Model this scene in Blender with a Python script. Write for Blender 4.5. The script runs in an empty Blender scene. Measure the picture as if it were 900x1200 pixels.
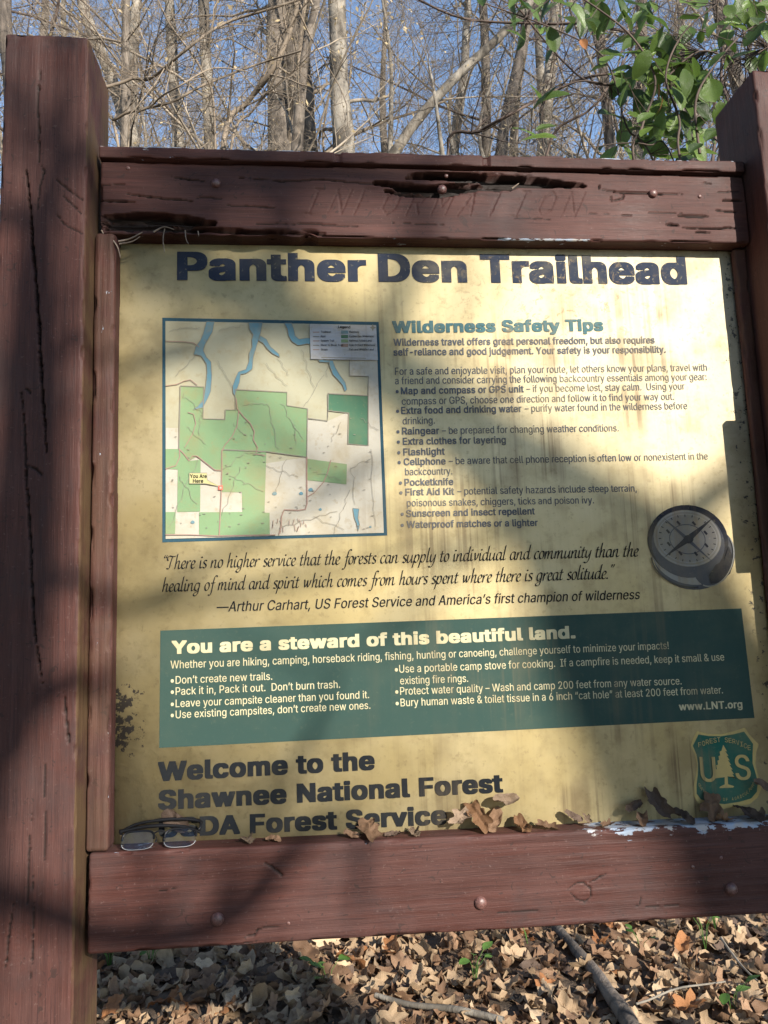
import bpy, bmesh, math, random
import numpy as np
from mathutils import Vector, Matrix, Euler
from mathutils.geometry import tessellate_polygon

random.seed(7)
RNG = np.random.default_rng(11)
SC = bpy.context.scene
COL = SC.collection
R = math.radians

# ------------------------------------------------------------------ camera
GZ = 1.0                                     # board zero line stands this far above the ground
CAM = np.array([0.3184, -1.2968, 0.4271 + GZ])
YAW, PITCH, ROLL = 0.1021, 0.1330, -0.0361
FPX = 894.5                                  # focal length in pixels of a 900 x 1200 picture
def cam_axes():
    cy, sy, cp, sp = math.cos(YAW), math.sin(YAW), math.cos(PITCH), math.sin(PITCH)
    f = np.array([sy*cp, cy*cp, sp]); r = np.array([cy, -sy, 0.0]); u = np.cross(r, f)
    cr, sr = math.cos(ROLL), math.sin(ROLL)
    return cr*r + sr*u, -sr*r + cr*u, f
CR, CU, CF = cam_axes()
cam_d = bpy.data.cameras.new('camera'); cam = bpy.data.objects.new('camera', cam_d); COL.objects.link(cam)
cam_d.sensor_fit = 'VERTICAL'; cam_d.sensor_height = 24.0; cam_d.lens = FPX/1200*24.0
cam_d.clip_start = 0.05; cam_d.clip_end = 3000
cam.matrix_world = Matrix(((CR[0], CU[0], -CF[0], CAM[0]), (CR[1], CU[1], -CF[1], CAM[1]), (CR[2], CU[2], -CF[2], CAM[2]), (0, 0, 0, 1)))
SC.camera = cam
SC.render.resolution_x, SC.render.resolution_y = 768, 1024

# ------------------------------------------------------------------ sky, sun, exposure
SUN_AZ, SUN_EL = R(29), R(23.5)                # azimuth from -Y towards +X
SUN = np.array([math.sin(SUN_AZ)*math.cos(SUN_EL), -math.cos(SUN_AZ)*math.cos(SUN_EL), math.sin(SUN_EL)])
world = bpy.data.worlds.new('World'); SC.world = world; world.use_nodes = True
wn = world.node_tree.nodes; wl = world.node_tree.links
bg = wn['Background']; sky = wn.new('ShaderNodeTexSky'); sky.sky_type = 'NISHITA'; sky.sun_disc = False
sky.sun_elevation = SUN_EL; sky.sun_rotation = math.atan2(SUN[0], SUN[1]); sky.altitude = 200; sky.air_density = 1.0; sky.dust_density = 0.05; sky.ozone_density = 1.6
wl.new(sky.outputs[0], bg.inputs[0]); bg.inputs[1].default_value = 0.15
sun_d = bpy.data.lights.new('sun', 'SUN'); sun_d.energy = 5.0; sun_d.angle = R(0.55); sun_d.color = (1.0, 0.93, 0.82)
sun = bpy.data.objects.new('sun', sun_d); COL.objects.link(sun)
sun.rotation_euler = Vector(-SUN).to_track_quat('-Z', 'Y').to_euler()
SC.view_settings.view_transform = 'Standard'; SC.view_settings.look = 'None'
SC.view_settings.exposure = 1.06; SC.view_settings.gamma = 1.0
SC.view_settings.use_curve_mapping = False

# ------------------------------------------------------------------ measured places (metres; photo pixel -> point on a plane)
def ray(px, py):
    d = CF + CR*((px-450)/FPX) + CU*((600-py)/FPX)
    return d
def on_y(px, py, Y):
    d = ray(px, py); t = (Y-CAM[1])/d[1]
    return CAM + d*t
def on_z(px, py, Z=0.0):
    d = ray(px, py); t = (Z-CAM[2])/d[2]
    return CAM + d*t
YP, YS, YPOST, YBACK, YBR = 0.033, 0.018, -0.0573, 0.0815, -0.0134
PPM = 640.0                                   # photo pixels to the metre on the board

# ------------------------------------------------------------------ helpers
def tag(o, label, cat, group=None):
    o['label'] = label; o['category'] = cat
    if group: o['group'] = group
    return o
def thing(name, loc, label, cat, group=None):
    o = bpy.data.objects.new(name, None); COL.objects.link(o); o.location = loc
    o.empty_display_size = 0.05
    return tag(o, label, cat, group)
def link(name, me, parent=None, mats=None, wpos=True):
    """one mesh object; vertices in world metres are moved under their parent"""
    o = bpy.data.objects.new(name, me); COL.objects.link(o)
    if mats is not None:
        for m in (mats if isinstance(mats, (list, tuple)) else [mats]): me.materials.append(m)
    if parent is not None:
        o.parent = parent
        if wpos:
            q = parent; off = Vector((0, 0, 0))
            while q is not None: off += q.location; q = q.parent
            o.location = -off if parent.parent is None else Vector((0, 0, 0))
    return o
def mesh_np(name, V, F, mat_idx=None, smooth=False):
    """V (n,3), F list/array of quads or tris (all the same length) or a mixed list"""
    me = bpy.data.meshes.new(name)
    V = np.asarray(V, dtype=np.float32)
    if isinstance(F, np.ndarray):
        k = F.shape[1]; nf = F.shape[0]
        me.vertices.add(len(V)); me.vertices.foreach_set('co', V.ravel())
        me.loops.add(nf*k); me.loops.foreach_set('vertex_index', F.astype(np.int32).ravel())
        me.polygons.add(nf); me.polygons.foreach_set('loop_start', np.arange(0, nf*k, k, dtype=np.int32))
    else:
        me.from_pydata([tuple(map(float, v)) for v in V], [], F)
    if mat_idx is not None: me.polygons.foreach_set('material_index', np.asarray(mat_idx, dtype=np.int32))
    if smooth: me.polygons.foreach_set('use_smooth', np.ones(len(me.polygons), dtype=bool))
    me.update(calc_edges=True); me.validate()
    return me
# value noise
def _h(ix, iy, iz):
    n = (ix*374761393 + iy*668265263 + iz*2147483647 + 1274126177) & 0xFFFFFFFF
    n = ((n ^ (n >> 13))*1274126177) & 0xFFFFFFFF
    n = (n ^ (n >> 16)) & 0xFFFFFFFF
    return n/4294967295.0
def vnoise(P):
    P = np.asarray(P, dtype=np.float64); i = np.floor(P).astype(np.int64); f = P-i; f = f*f*(3-2*f)
    r = 0
    for dx in (0, 1):
        for dy in (0, 1):
            for dz in (0, 1):
                w = (f[:, 0] if dx else 1-f[:, 0])*(f[:, 1] if dy else 1-f[:, 1])*(f[:, 2] if dz else 1-f[:, 2])
                r = r + w*_h(i[:, 0]+dx, i[:, 1]+dy, i[:, 2]+dz)
    return r*2-1

# ------------------------------------------------------------------ materials
class NT:
    def __init__(s, name):
        s.m = bpy.data.materials.new(name); s.m.use_nodes = True
        s.n = s.m.node_tree.nodes; s.l = s.m.node_tree.links; s.b = s.n['Principled BSDF']
    def new(s, t, **kw):
        n = s.n.new(t)
        for k, v in kw.items(): setattr(n, k, v)
        return n
    def put(s, sock, v):
        if hasattr(v, 'is_linked') or isinstance(v, bpy.types.NodeSocket): s.l.new(v, sock)
        else: sock.default_value = v
    def mix(s, f, a, b, mode='MIX'):
        n = s.new('ShaderNodeMix', data_type='RGBA', blend_type=mode)
        s.put(n.inputs[0], f); s.put(n.inputs[6], a); s.put(n.inputs[7], b); return n.outputs[2]
    def math(s, op, a, b=0.0, clamp=False):
        n = s.new('ShaderNodeMath', operation=op, use_clamp=clamp); s.put(n.inputs[0], a); s.put(n.inputs[1], b); return n.outputs[0]
    def noise(s, vec, scale, detail=4, rough=.55, dist=0.0):
        n = s.new('ShaderNodeTexNoise'); n.inputs['Scale'].default_value = scale; n.inputs['Detail'].default_value = detail
        n.inputs['Roughness'].default_value = rough; n.inputs['Distortion'].default_value = dist
        if vec is not None: s.l.new(vec, n.inputs['Vector'])
        return n.outputs[0]
    def ramp(s, f, a, b, lo=0.0, hi=1.0):
        n = s.new('ShaderNodeMapRange'); n.clamp = True; n.interpolation_type = 'SMOOTHSTEP'
        s.put(n.inputs[0], f); n.inputs[1].default_value = a; n.inputs[2].default_value = b; n.inputs[3].default_value = lo; n.inputs[4].default_value = hi
        return n.outputs[0]
    def pos(s): return s.new('ShaderNodeNewGeometry').outputs['Position']
    def objco(s): return s.new('ShaderNodeTexCoord').outputs['Object']
    def mapv(s, vec, scale=(1, 1, 1), loc=(0, 0, 0)):
        n = s.new('ShaderNodeMapping'); s.l.new(vec, n.inputs[0]); n.inputs[3].default_value = scale; n.inputs[1].default_value = loc; return n.outputs[0]
    def attr(s, name): return s.new('ShaderNodeAttribute', attribute_name=name).outputs['Fac']
    def rnd(s): return s.new('ShaderNodeObjectInfo').outputs['Random']
    def bump(s, h, strength=.3, dist=.002):
        n = s.new('ShaderNodeBump'); n.inputs['Strength'].default_value = strength; n.inputs['Distance'].default_value = dist
        s.l.new(h, n.inputs['Height']); s.l.new(n.outputs[0], s.b.inputs['Normal'])
    def base(s, c): s.put(s.b.inputs['Base Color'], c)
    def rough(s, v): s.put(s.b.inputs['Roughness'], v)
def c4(r, g, b): return (r, g, b, 1.0)

def wood_mat(name, axis):
    """old red-brown paint over grain that runs along axis, peeling where the mesh says so"""
    t = NT(name); p = t.pos()
    st = {'x': (3, 60, 60), 'z': (60, 60, 3)}[axis]; st2 = {'x': (10, 380, 380), 'z': (380, 380, 10)}[axis]
    g = t.noise(t.mapv(p, st), 1.0, 5, .6, .6); g2 = t.noise(t.mapv(p, st2), 1.0, 3, .6, .2)
    blotch = t.noise(p, 7, 5, .6); fine = t.noise(p, 160, 3, .7)
    st3 = {'x': (22, 900, 900), 'z': (900, 900, 22)}[axis]; g3 = t.noise(t.mapv(p, st3), 1.0, 2, .5)
    c = t.mix(t.ramp(g, .3, .7), c4(.043, .0164, .0130), c4(.074, .0284, .0226))
    c = t.mix(t.ramp(blotch, .38, .68, 0, .6), c, c4(.078, .0400, .0350))
    c = t.mix(t.ramp(g2, .52, .70, 0, .7), c, c4(.036, .017, .016))
    c = t.mix(t.ramp(g3, .55, .72, 0, .5), c, c4(.042, .020, .019))
    c = t.mix(t.ramp(g3, .40, .28, 0, .35), c, c4(.125, .060, .048))
    c = t.mix(t.ramp(fine, .62, .72, 0, .4), c, c4(.15, .10, .09))
    dirt = t.noise(p, 3.2, 6, .7); c = t.mix(t.ramp(dirt, .48, .70, 0, .8), c, c4(.040, .025, .024))
    mk = t.math('MULTIPLY', t.ramp(t.noise(p, 55, 2, .5, 2.0), .66, .70), .7); c = t.mix(mk, c, c4(.030, .018, .016))
    # olive-brown stain on chosen faces
    c = t.mix(t.math('MULTIPLY', t.attr('stain'), t.ramp(t.noise(p, 14, 4), .3, .62), True), c, c4(.082, .050, .026))
    # worn through to pale primer / bare wood
    pn = t.math('ADD', t.noise(t.mapv(p, {'x': (.45, 1, 1), 'z': (1, 1, .45)}[axis]), 70, 5, .65), t.math('MULTIPLY', t.attr('wear'), .62))
    peel = t.ramp(pn, .80, .83)
    pc = t.mix(t.ramp(t.noise(p, 40, 2), .4, .6), c4(.27, .32, .40), c4(.33, .31, .30))
    c = t.mix(peel, c, pc)
    crk = t.attr('crack')
    c = t.mix(t.math('MULTIPLY', crk, .95), c, c4(.012, .008, .007))
    t.base(c)
    t.rough(t.ramp(blotch, .3, .7, .52, .72)); t.b.inputs['Specular IOR Level'].default_value = .18
    h = t.math('ADD', t.math('MULTIPLY', g, .6), t.math('ADD', t.math('MULTIPLY', g2, .5), t.math('MULTIPLY', fine, .3)))
    h = t.math('ADD', h, t.math('MULTIPLY', peel, -.6))
    h = t.math('ADD', h, t.math('MULTIPLY', g3, .5)); t.bump(h, .6, .0016)
    return t.m
WOODX = wood_mat('painted_wood_along', 'x'); WOODZ = wood_mat('painted_wood_upright', 'z')

def weather(t, c, fade=0.0, k=1.0, paper=c4(.45, .37, .19)):
    """the same stains, drips, bleaching and mildew over the sheet and everything printed on it"""
    p = t.pos(); sep = t.new('ShaderNodeSeparateXYZ'); t.l.new(p, sep.inputs[0]); X, Z = sep.outputs[0], sep.outputs[2]
    if fade:                                                        # print worn thin in patches
        f1 = t.ramp(t.noise(t.mapv(p, (1, 1, 1.3)), 6, 5, .62), .44, .72, 0, .75)
        f1 = t.math('MULTIPLY', f1, t.ramp(X, .35, .85, .35, 1.0))
        f2 = t.ramp(t.noise(p, 130, 3, .7), .60, .70, 0, .5)
        c = t.mix(t.math('MULTIPLY', t.math('ADD', f1, f2, True), fade), c, paper)
    mott = t.noise(p, 11, 6, .62)
    c = t.mix(t.ramp(mott, .42, .70, 0, .5*k), c, c4(.25, .195, .10)); mo2 = t.noise(p, 30, 5, .7); c = t.mix(t.ramp(mo2, .5, .72, 0, .35*k), c, c4(.24, .18, .08))
    spk = t.noise(p, 85, 4, .65)
    c = t.mix(t.ramp(spk, .58, .70, 0, .40*k), c, c4(.25, .19, .10))
    # brown run marks below the heading, strongest right of the middle
    st = t.noise(t.mapv(p, (24, 1, .55)), 1.0, 3, .6); st3 = t.noise(t.mapv(p, (75, 1, 1.1), (3, 0, 0)), 1.0, 3, .6)
    run = t.math('ADD', t.ramp(st, .47, .64, 0, .6), t.ramp(st3, .49, .62, 0, .8), True)
    run = t.math('MULTIPLY', run, t.math('MULTIPLY', t.ramp(X, .25, .70), t.ramp(X, 1.12, .98)))
    run = t.math('MULTIPLY', run, t.ramp(t.noise(p, 5.5, 3, .6), .42, .62, .1, 1))
    run = t.math('MULTIPLY', run, t.ramp(Z, GZ+1.08, GZ+.95, .25, 1.0))
    c = t.mix(t.math('MULTIPLY', run, .2+.62*k), c, c4(.165, .118, .07))
    # crackled, flaking area under the heading
    dx = t.math('SUBTRACT', X, .80); dz = t.math('SUBTRACT', Z, GZ+1.0)
    rr = t.math('SQRT', t.math('ADD', t.math('MULTIPLY', dx, dx), t.math('MULTIPLY', dz, t.math('MULTIPLY', dz, 2.5))))
    fl = t.math('MULTIPLY', t.ramp(rr, .30, .05), t.ramp(t.noise(p, 60, 6, .75, 1.0), .56, .62))
    c = t.mix(t.math('MULTIPLY', fl, .75), c, c4(.22, .16, .09))
    # mildew: lower left corner, right margin
    ml = t.math('MULTIPLY', t.ramp(X, .085, .0), t.math('MULTIPLY', t.ramp(Z, GZ+.17, GZ+.25), t.ramp(Z, GZ+.38, GZ+.30)))
    mr = t.math('MULTIPLY', t.ramp(X, 1.07, 1.15, 0, .78), t.ramp(Z, GZ+.02, GZ+.3, 1.0, .8))
    mm = t.math('MAXIMUM', ml, mr)
    mn = t.math('ADD', t.noise(p, 62, 5, .7), t.math('MULTIPLY', mm, .27))
    c = t.mix(t.ramp(mn, .72, .765, 0, .9), c, c4(.055, .05, .055))
    return c, mott, spk
def print_mat(name, col, fade=0.6, rough=.72):
    lum = .3*col[0]+.6*col[1]+.1*col[2]
    t = NT(name); c, mott, spk = weather(t, c4(*col), fade, .03 if lum < .06 else (.35 if lum < .13 else .8))
    t.base(c); t.rough(rough); t.b.inputs['Specular IOR Level'].default_value = .03
    t.bump(t.math('ADD', mott, t.math('MULTIPLY', spk, .25)), .12, .002)
    return t.m
def sheet_mat():
    t = NT('aged_yellow_sheet'); p = t.pos()
    sep = t.new('ShaderNodeSeparateXYZ'); t.l.new(p, sep.inputs[0]); X, Z = sep.outputs[0], sep.outputs[2]
    c = t.mix(t.ramp(t.noise(p, 5, 4), .35, .65), c4(.47, .372, .182), c4(.54, .445, .25))
    bl = t.math('MULTIPLY', t.ramp(X, .35, 1.05), t.ramp(Z, GZ+.35, GZ+1.0))
    c = t.mix(t.math('MULTIPLY', bl, .8), c, c4(.55, .485, .36))              # bleached towards the upper right
    c, mott, spk = weather(t, c)
    t.base(c); t.rough(t.ramp(mott, .3, .7, .58, .75)); t.b.inputs['Specular IOR Level'].default_value = .12
    t.bump(t.math('ADD', mott, t.math('MULTIPLY', spk, .3)), .16, .003)
    return t.m
SHEET = sheet_mat()
INK_NAVY = print_mat('ink_navy', (.026, .033, .052), .5)
INK_TEAL = print_mat('ink_teal', (.055, .12, .135), .5)
INK_GREY = print_mat('ink_grey', (.092, .102, .122), .45)
INK_DARK = print_mat('ink_charcoal', (.010, .012, .015), .03)
INK_CREAM = print_mat('ink_cream', (.46, .42, .27), .0)
GREEN_BOX = print_mat('print_forest_green', (.031, .058, .050), .06)
MAP_FRAME = print_mat('print_map_frame', (.025, .062, .085), .1)
MAP_PALE = print_mat('print_map_pale', (.38, .355, .30), .05)
MAP_CREAM = print_mat('print_map_cream', (.32, .305, .22), .05)
MAP_GREEN = print_mat('print_map_green', (.165, .25, .135), .12)
MAP_DKGREEN = print_mat('print_map_wilderness', (.06, .135, .085), .1)
MAP_LINE = print_mat('print_map_line', (.19, .175, .15), .35)
MAP_ROAD = print_mat('print_map_road', (.27, .17, .15), .3)
MAP_WATER = print_mat('print_map_water', (.095, .20, .25), .1)
MAP_WHITE = print_mat('print_legend_white', (.36, .36, .37), .0)
MAP_YELLOW = print_mat('print_here_flag', (.42, .385, .19), .0)
MAP_RED = print_mat('print_here_mark', (.62, .12, .10), .0)
SHIELD_GREEN = print_mat('print_shield_green', (.020, .095, .070), .1)
SHIELD_GOLD = print_mat('print_shield_gold', (.46, .34, .13), .0)
CMP_DARK = print_mat('print_compass_dark', (.018, .020, .028), .2)
CMP_MID = print_mat('print_compass_mid', (.055, .058, .068), .15)
CMP_DIAL = print_mat('print_compass_dial', (.15, .145, .138), .25)
CMP_PALE = print_mat('print_compass_pale', (.20, .20, .19), .15)

def plain(name, col, rough=.6, var=.0, metallic=0.0, nscale=40, bump=0.0, spec=.5):
    t = NT(name); p = t.objco()
    n = t.noise(p, nscale, 4, .6)
    a = tuple(v*(1-var) for v in col); b = tuple(min(1, v*(1+var)) for v in col)
    t.base(t.mix(t.ramp(n, .35, .65), c4(*a), c4(*b))); t.rough(rough); t.b.inputs['Metallic'].default_value = metallic
    t.b.inputs['Specular IOR Level'].default_value = spec
    if bump: t.bump(n, bump, .004)
    return t.m
BOLT = plain('painted_bolt', (.115, .055, .047), .38, .3, 0, 300, .2)
def bark_mat(name, dark, light, sx=9, sz=1.6, patch=.0):
    t = NT(name); p = t.objco()
    n = t.noise(t.mapv(p, (sx, sx, sz)), 1.0, 6, .65, .8); n2 = t.noise(p, 3.5, 5, .6)
    c = t.mix(t.ramp(n, .32, .66), c4(*dark), c4(*light))
    c = t.mix(t.ramp(n2, .45, .62, 0, .6), c, c4(*[v*1.25 for v in light]))
    if patch: c = t.mix(t.ramp(t.noise(p, 2.2, 3, .5), .52, .60, 0, patch), c, c4(*[v*.5 for v in dark]))
    t.base(c); t.rough(.85); t.b.inputs['Specular IOR Level'].default_value = .2
    t.bump(n, .7, .03); return t.m
BARK_GREY = bark_mat('bark_grey', (.055, .045, .037), (.165, .138, .112), 9, 1.6, .7)
BARK_PALE = bark_mat('bark_pale', (.095, .08, .064), (.27, .24, .198), 5, 2.4, .75)
BARK_DARK = bark_mat('bark_dark', (.05, .042, .036), (.14, .115, .095), 14, 2.0)
TWIG = plain('twig_bark', (.185, .148, .112), .85, .35, 0, 4, 0, .2)
TWIG_PALE = plain('twig_bark_pale', (.27, .225, .175), .85, .3, 0, 4, 0, .2)
TWIG_DARK = plain('twig_bark_dark', (.075, .055, .045), .8, .4, 0, 8, 0, .2)
def leaf_mat(name, a, b, rough=.7, trans=.25, vein=True, spec=.3):
    t = NT(name); p = t.objco()
    c = t.mix(t.rnd(), c4(*a), c4(*b))
    n = t.noise(p, 45, 5, .65)
    c = t.mix(t.ramp(n, .36, .7, 0, .55), c, c4(*[v*.55 for v in a]))
    hv = t.new('ShaderNodeHueSaturation'); hv.inputs['Value'].default_value = 1.0
    t.l.new(c, hv.inputs['Color']); t.l.new(t.math('ADD', t.math('MULTIPLY', t.rnd(), .5), .75), hv.inputs['Value']); c = hv.outputs[0]
    t.base(c); t.rough(rough); t.b.inputs['Specular IOR Level'].default_value = spec
    w = t.new('ShaderNodeTexWave'); w.inputs['Scale'].default_value = 45; w.inputs['Distortion'].default_value = 3; t.l.new(p, w.inputs[0])
    t.bump(t.math('ADD', n, t.math('MULTIPLY', w.outputs[1], .3)), .35, .003)
    if trans:
        out = t.n['Material Output']; tr = t.new('ShaderNodeBsdfTranslucent'); t.l.new(c, tr.inputs[0])
        ms = t.new('ShaderNodeMixShader'); ms.inputs[0].default_value = trans
        t.l.new(t.b.outputs[0], ms.inputs[1]); t.l.new(tr.outputs[0], ms.inputs[2]); t.l.new(ms.outputs[0], out.inputs[0])
    return t.m
LF_TAN = leaf_mat('dead_leaf_tan', (.36, .24, .14), (.54, .40, .26))
LF_BROWN = leaf_mat('dead_leaf_brown', (.20, .115, .066), (.31, .19, .115))
LF_RUST = leaf_mat('dead_leaf_rust', (.30, .12, .045), (.38, .18, .075))
LF_DARK = leaf_mat('dead_leaf_dark', (.10, .066, .048), (.165, .112, .082))
LF_GREYTAN = leaf_mat('dead_leaf_grey_tan', (.18, .125, .082), (.26, .185, .128))
LF_UMBER = leaf_mat('dead_leaf_umber', (.17, .085, .040), (.22, .12, .060))
LF_GREEN = leaf_mat('vine_leaf_green', (.045, .085, .016), (.14, .215, .042), .32, .42, True, .5)
LF_HERB = leaf_mat('herb_leaf_green', (.075, .17, .03), (.12, .22, .05), .5, .35)
LF_FAR = leaf_mat('far_leaf_tan', (.42, .33, .20), (.52, .40, .22), .7, .3)
def ground_mat():
    t = NT('leaf_mould_soil'); p = t.pos()
    n = t.noise(p, 18, 6, .7); n2 = t.noise(p, 2.0, 4)
    c = t.mix(t.ramp(n, .35, .65), c4(.035, .024, .016), c4(.12, .08, .05)); c = t.mix(t.ramp(n2, .4, .7, 0, .5), c, c4(.17, .115, .07))
    t.base(c); t.rough(.95); t.bump(n, .8, .03); return t.m
SOIL = ground_mat()
BLACK_PLASTIC = plain('black_spectacle_frame', (.006, .006, .007), .35, .1, spec=.2)
LENS_GLINT = plain('pale_lens_glint', (.27, .29, .31), .3, .05)  # bright rim of light along the lens bottoms, put in as pale grey
def glass_mat():
    t = NT('spectacle_lens'); t.b.inputs['Transmission Weight'].default_value = 1.0; t.base(c4(.93, .96, .97)); t.rough(.02)
    t.b.inputs['IOR'].default_value = 1.45; return t.m
LENS = glass_mat()

# ================================================================== THE SETTING
def ground_h(x, y):
    P = np.stack([np.asarray(x)*.9, np.asarray(y)*.9, np.zeros_like(np.asarray(x, dtype=float))], 1)
    P2 = P*np.array([3.6, 3.6, 1])
    return .05*vnoise(P) + .018*vnoise(P2)
def make_ground():
    xs = np.concatenate([[-600, -150, -40, -15], np.linspace(-8, 9, 171), [16, 45, 150, 600]])
    ys = np.concatenate([[-600, -150, -40, -15], np.linspace(-8, 9, 171), [16, 45, 150, 900]])
    X, Y = np.meshgrid(xs, ys, indexing='ij'); Z = ground_h(X.ravel(), Y.ravel())
    near = (np.abs(X.ravel()-.5) < 9) & (np.abs(Y.ravel()-.5) < 9); Z = np.where(near, Z, 0)
    n, m = len(xs), len(ys); idx = np.arange(n*m).reshape(n, m)
    F = np.stack([idx[:-1, :-1].ravel(), idx[1:, :-1].ravel(), idx[1:, 1:].ravel(), idx[:-1, 1:].ravel()], 1)
    o = link('forest_floor', mesh_np('forest_floor', np.stack([X.ravel(), Y.ravel(), Z], 1), F, smooth=True), None, SOIL)
    o['kind'] = 'structure'; o['label'] = 'brown forest soil under the fallen leaves'
make_ground()

# ================================================================== THE BOARD
BOARD = thing('information_board', (0.57, 0.0, 0.0), 'red-brown painted timber trailhead board with a yellow printed panel', 'sign')

def seg_d(u, v, pts):
    d = np.full(len(u), 1e9); tt = np.zeros(len(u)); L = len(pts)-1
    for k in range(L):
        ax, ay = pts[k]; bx, by = pts[k+1]; dx, dy = bx-ax, by-ay
        s = np.clip(((u-ax)*dx+(v-ay)*dy)/(dx*dx+dy*dy+1e-12), 0, 1)
        e = np.hypot(u-ax-s*dx, v-ay-s*dy); m = e < d
        d = np.where(m, e, d); tt = np.where(m, (k+s)/L, tt)
    return d, tt

def timber(name, lo, hi, mat, res, r=.006, disp=None, attrs=None, fine=('-y',), cut=None, shear=0.0, parent=BOARD, axis='x'):
    """rounded, uneven beam: fine grids on the faces in view, coarse ones elsewhere"""
    lo = np.array(lo, float); hi = np.array(hi, float)
    VS, FS, base = [], [], 0
    for ax in range(3):
        for sg in (-1, 1):
            fname = ('-' if sg < 0 else '+')+'xyz'[ax]
            a, b = [k for k in range(3) if k != ax]
            h = res if fname in fine else max(.02, (hi-lo).max()/60)
            def lst(k):
                z0, z1 = lo[k], hi[k]
                parts = [np.linspace(z0, z0+r, 4)[:-1]]
                mid0, mid1 = z0+r, z1-r
                if k == 2 and cut is not None and fname in fine:
                    parts.append(np.linspace(mid0, cut, 20)[:-1]); mid0 = cut
                parts.append(np.linspace(mid0, mid1, max(2, int((mid1-mid0)/h)))); parts.append(np.linspace(mid1, z1, 4)[1:])
                return np.concatenate(parts)
            A, B = np.meshgrid(lst(a), lst(b), indexing='ij')
            P = np.zeros((A.size, 3)); P[:, a] = A.ravel(); P[:, b] = B.ravel(); P[:, ax] = hi[ax] if sg > 0 else lo[ax]
            n, m = A.shape; idx = np.arange(n*m).reshape(n, m)+base
            q = np.stack([idx[:-1, :-1].ravel(), idx[1:, :-1].ravel(), idx[1:, 1:].ravel(), idx[:-1, 1:].ravel()], 1)
            flip = (sg > 0) == (ax == 1)
            FS.append(q[:, ::-1] if flip else q); VS.append(P); base += n*m
    P = np.concatenate(VS); F = np.concatenate(FS)
    inner = np.clip(P, lo+r, hi-r); N = P-inner; ln = np.linalg.norm(N, axis=1)
    N = N/np.maximum(ln, 1e-9)[:, None]
    # corner wear: the round is uneven
    Q = inner + N*r
    st = np.array([3., 22., 22.]) if axis == 'x' else np.array([22., 22., 3.])
    D = .0006*vnoise(Q*st) + .0003*vnoise(Q*st*3.1+7)
    edge = (np.sort(np.abs(N), axis=1)[:, 1] > .3)
    D = D - np.where(edge, .0035*np.clip(vnoise(Q*np.array([38., 38., 38.])+3)-.15, 0, 1)*2, 0)
    crack = np.zeros(len(Q)); wear = np.zeros(len(Q)); stain = np.zeros(len(Q))
    wear += np.where(edge, .10+.12*vnoise(Q*9.0), 0)
    if disp is not None:
        d2, crack, w2, stain = disp(Q, N); D = D + d2; wear = np.maximum(wear, w2)
    V = Q + N*D[:, None]
    V[:, 2] += shear*(V[:, 0]-lo[0])
    me = mesh_np(name, V, F, smooth=True)
    for nm, arr in (('crack', crack), ('wear', wear), ('stain', stain)):
        at = me.attributes.new(nm, 'FLOAT', 'POINT'); at.data.foreach_set('value', np.clip(arr, 0, 1).astype(np.float32))
    return link(name, me, parent, mat)

def px_line(pts, Y, plane='y', X=0):
    """photo pixels on the front face (y = Y) -> (x, z) metres"""
    out = []
    for a, b in pts:
        p = on_y(a, b, Y); out.append((p[0], p[2]))
    return out
def cracks(Q, N, lines, Y):
    """lines: (pixel points, width m, depth m)"""
    front = np.clip(-N[:, 1], 0, 1) > .7
    d = np.zeros(len(Q)); c = np.zeros(len(Q))
    u, v = Q[front][:, 0], Q[front][:, 2]
    wob = .0007*vnoise(np.stack([u*130, v*130, 0*u], 1)) + .0007*vnoise(np.stack([u*26, v*26, 0*u+5], 1))
    wob2 = .0007*vnoise(np.stack([u*130, v*130, 0*u+9], 1)) + .0012*vnoise(np.stack([u*26, v*26, 0*u+15], 1))
    dd = np.zeros(len(u)); cc = np.zeros(len(u))
    for pts, w, dep in lines:
        L = px_line(pts, Y); e, t = seg_d(u+wob, v+wob2, L)
        ww = w*(.25+.75*np.sin(np.pi*np.clip(t, .02, .98))**.6)
        e = e+np.clip(w/.01, .15, 1)*(.0026*vnoise(np.stack([u*9, v*260, 0*u+2], 1))+.0016*vnoise(np.stack([u*40, v*600, 0*u+6], 1))); k = np.clip(1-e/ww, 0, 1); k = np.clip(k*3.2, 0, 1)
        dd = np.maximum(dd, k*dep*(.75+.35*vnoise(np.stack([u*11, v*420, 0*u+3], 1)))); cc = np.maximum(cc, k)
    d[front] = -dd; c[front] = cc
    return d, c

# ---- posts
POST_CR = [([(46, 75), (44, 130), (46, 165), (46, 190)], .0016, .006), ([(46, 190), (52, 200), (46, 222), (44, 250)], .0013, .004),
           ([(31, 200), (35, 240), (38, 290), (42, 330), (46, 400), (50, 470), (52, 500), (54, 530)], .0025, .016),
           ([(25, 460), (28, 500), (30, 545), (33, 600), (36, 660), (39, 720), (43, 760), (49, 800)], .0018, .010),
           ([(30, 455), (35, 460)], .003, .005), ([(30, 545), (42, 550), (48, 556)], .0025, .004), ([(75, 810), (78, 850), (81, 872)], .0018, .006),
           ([(66, 210), (80, 222), (98, 235)], .0014, .004), ([(70, 225), (84, 240), (98, 252)], .0012, .003), ([(60, 245), (75, 262), (97, 275)], .001, .003),
           ([(36, 950), (34, 1010), (32, 1060)], .0012, .004), ([(15, 1060), (10, 1100), (6, 1140)], .0016, .005), ([(52, 880), (53, 960), (52, 1010)], .0010, .003),
           ([(38, 1020), (40, 1100), (34, 1160)], .001, .003)]
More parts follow.
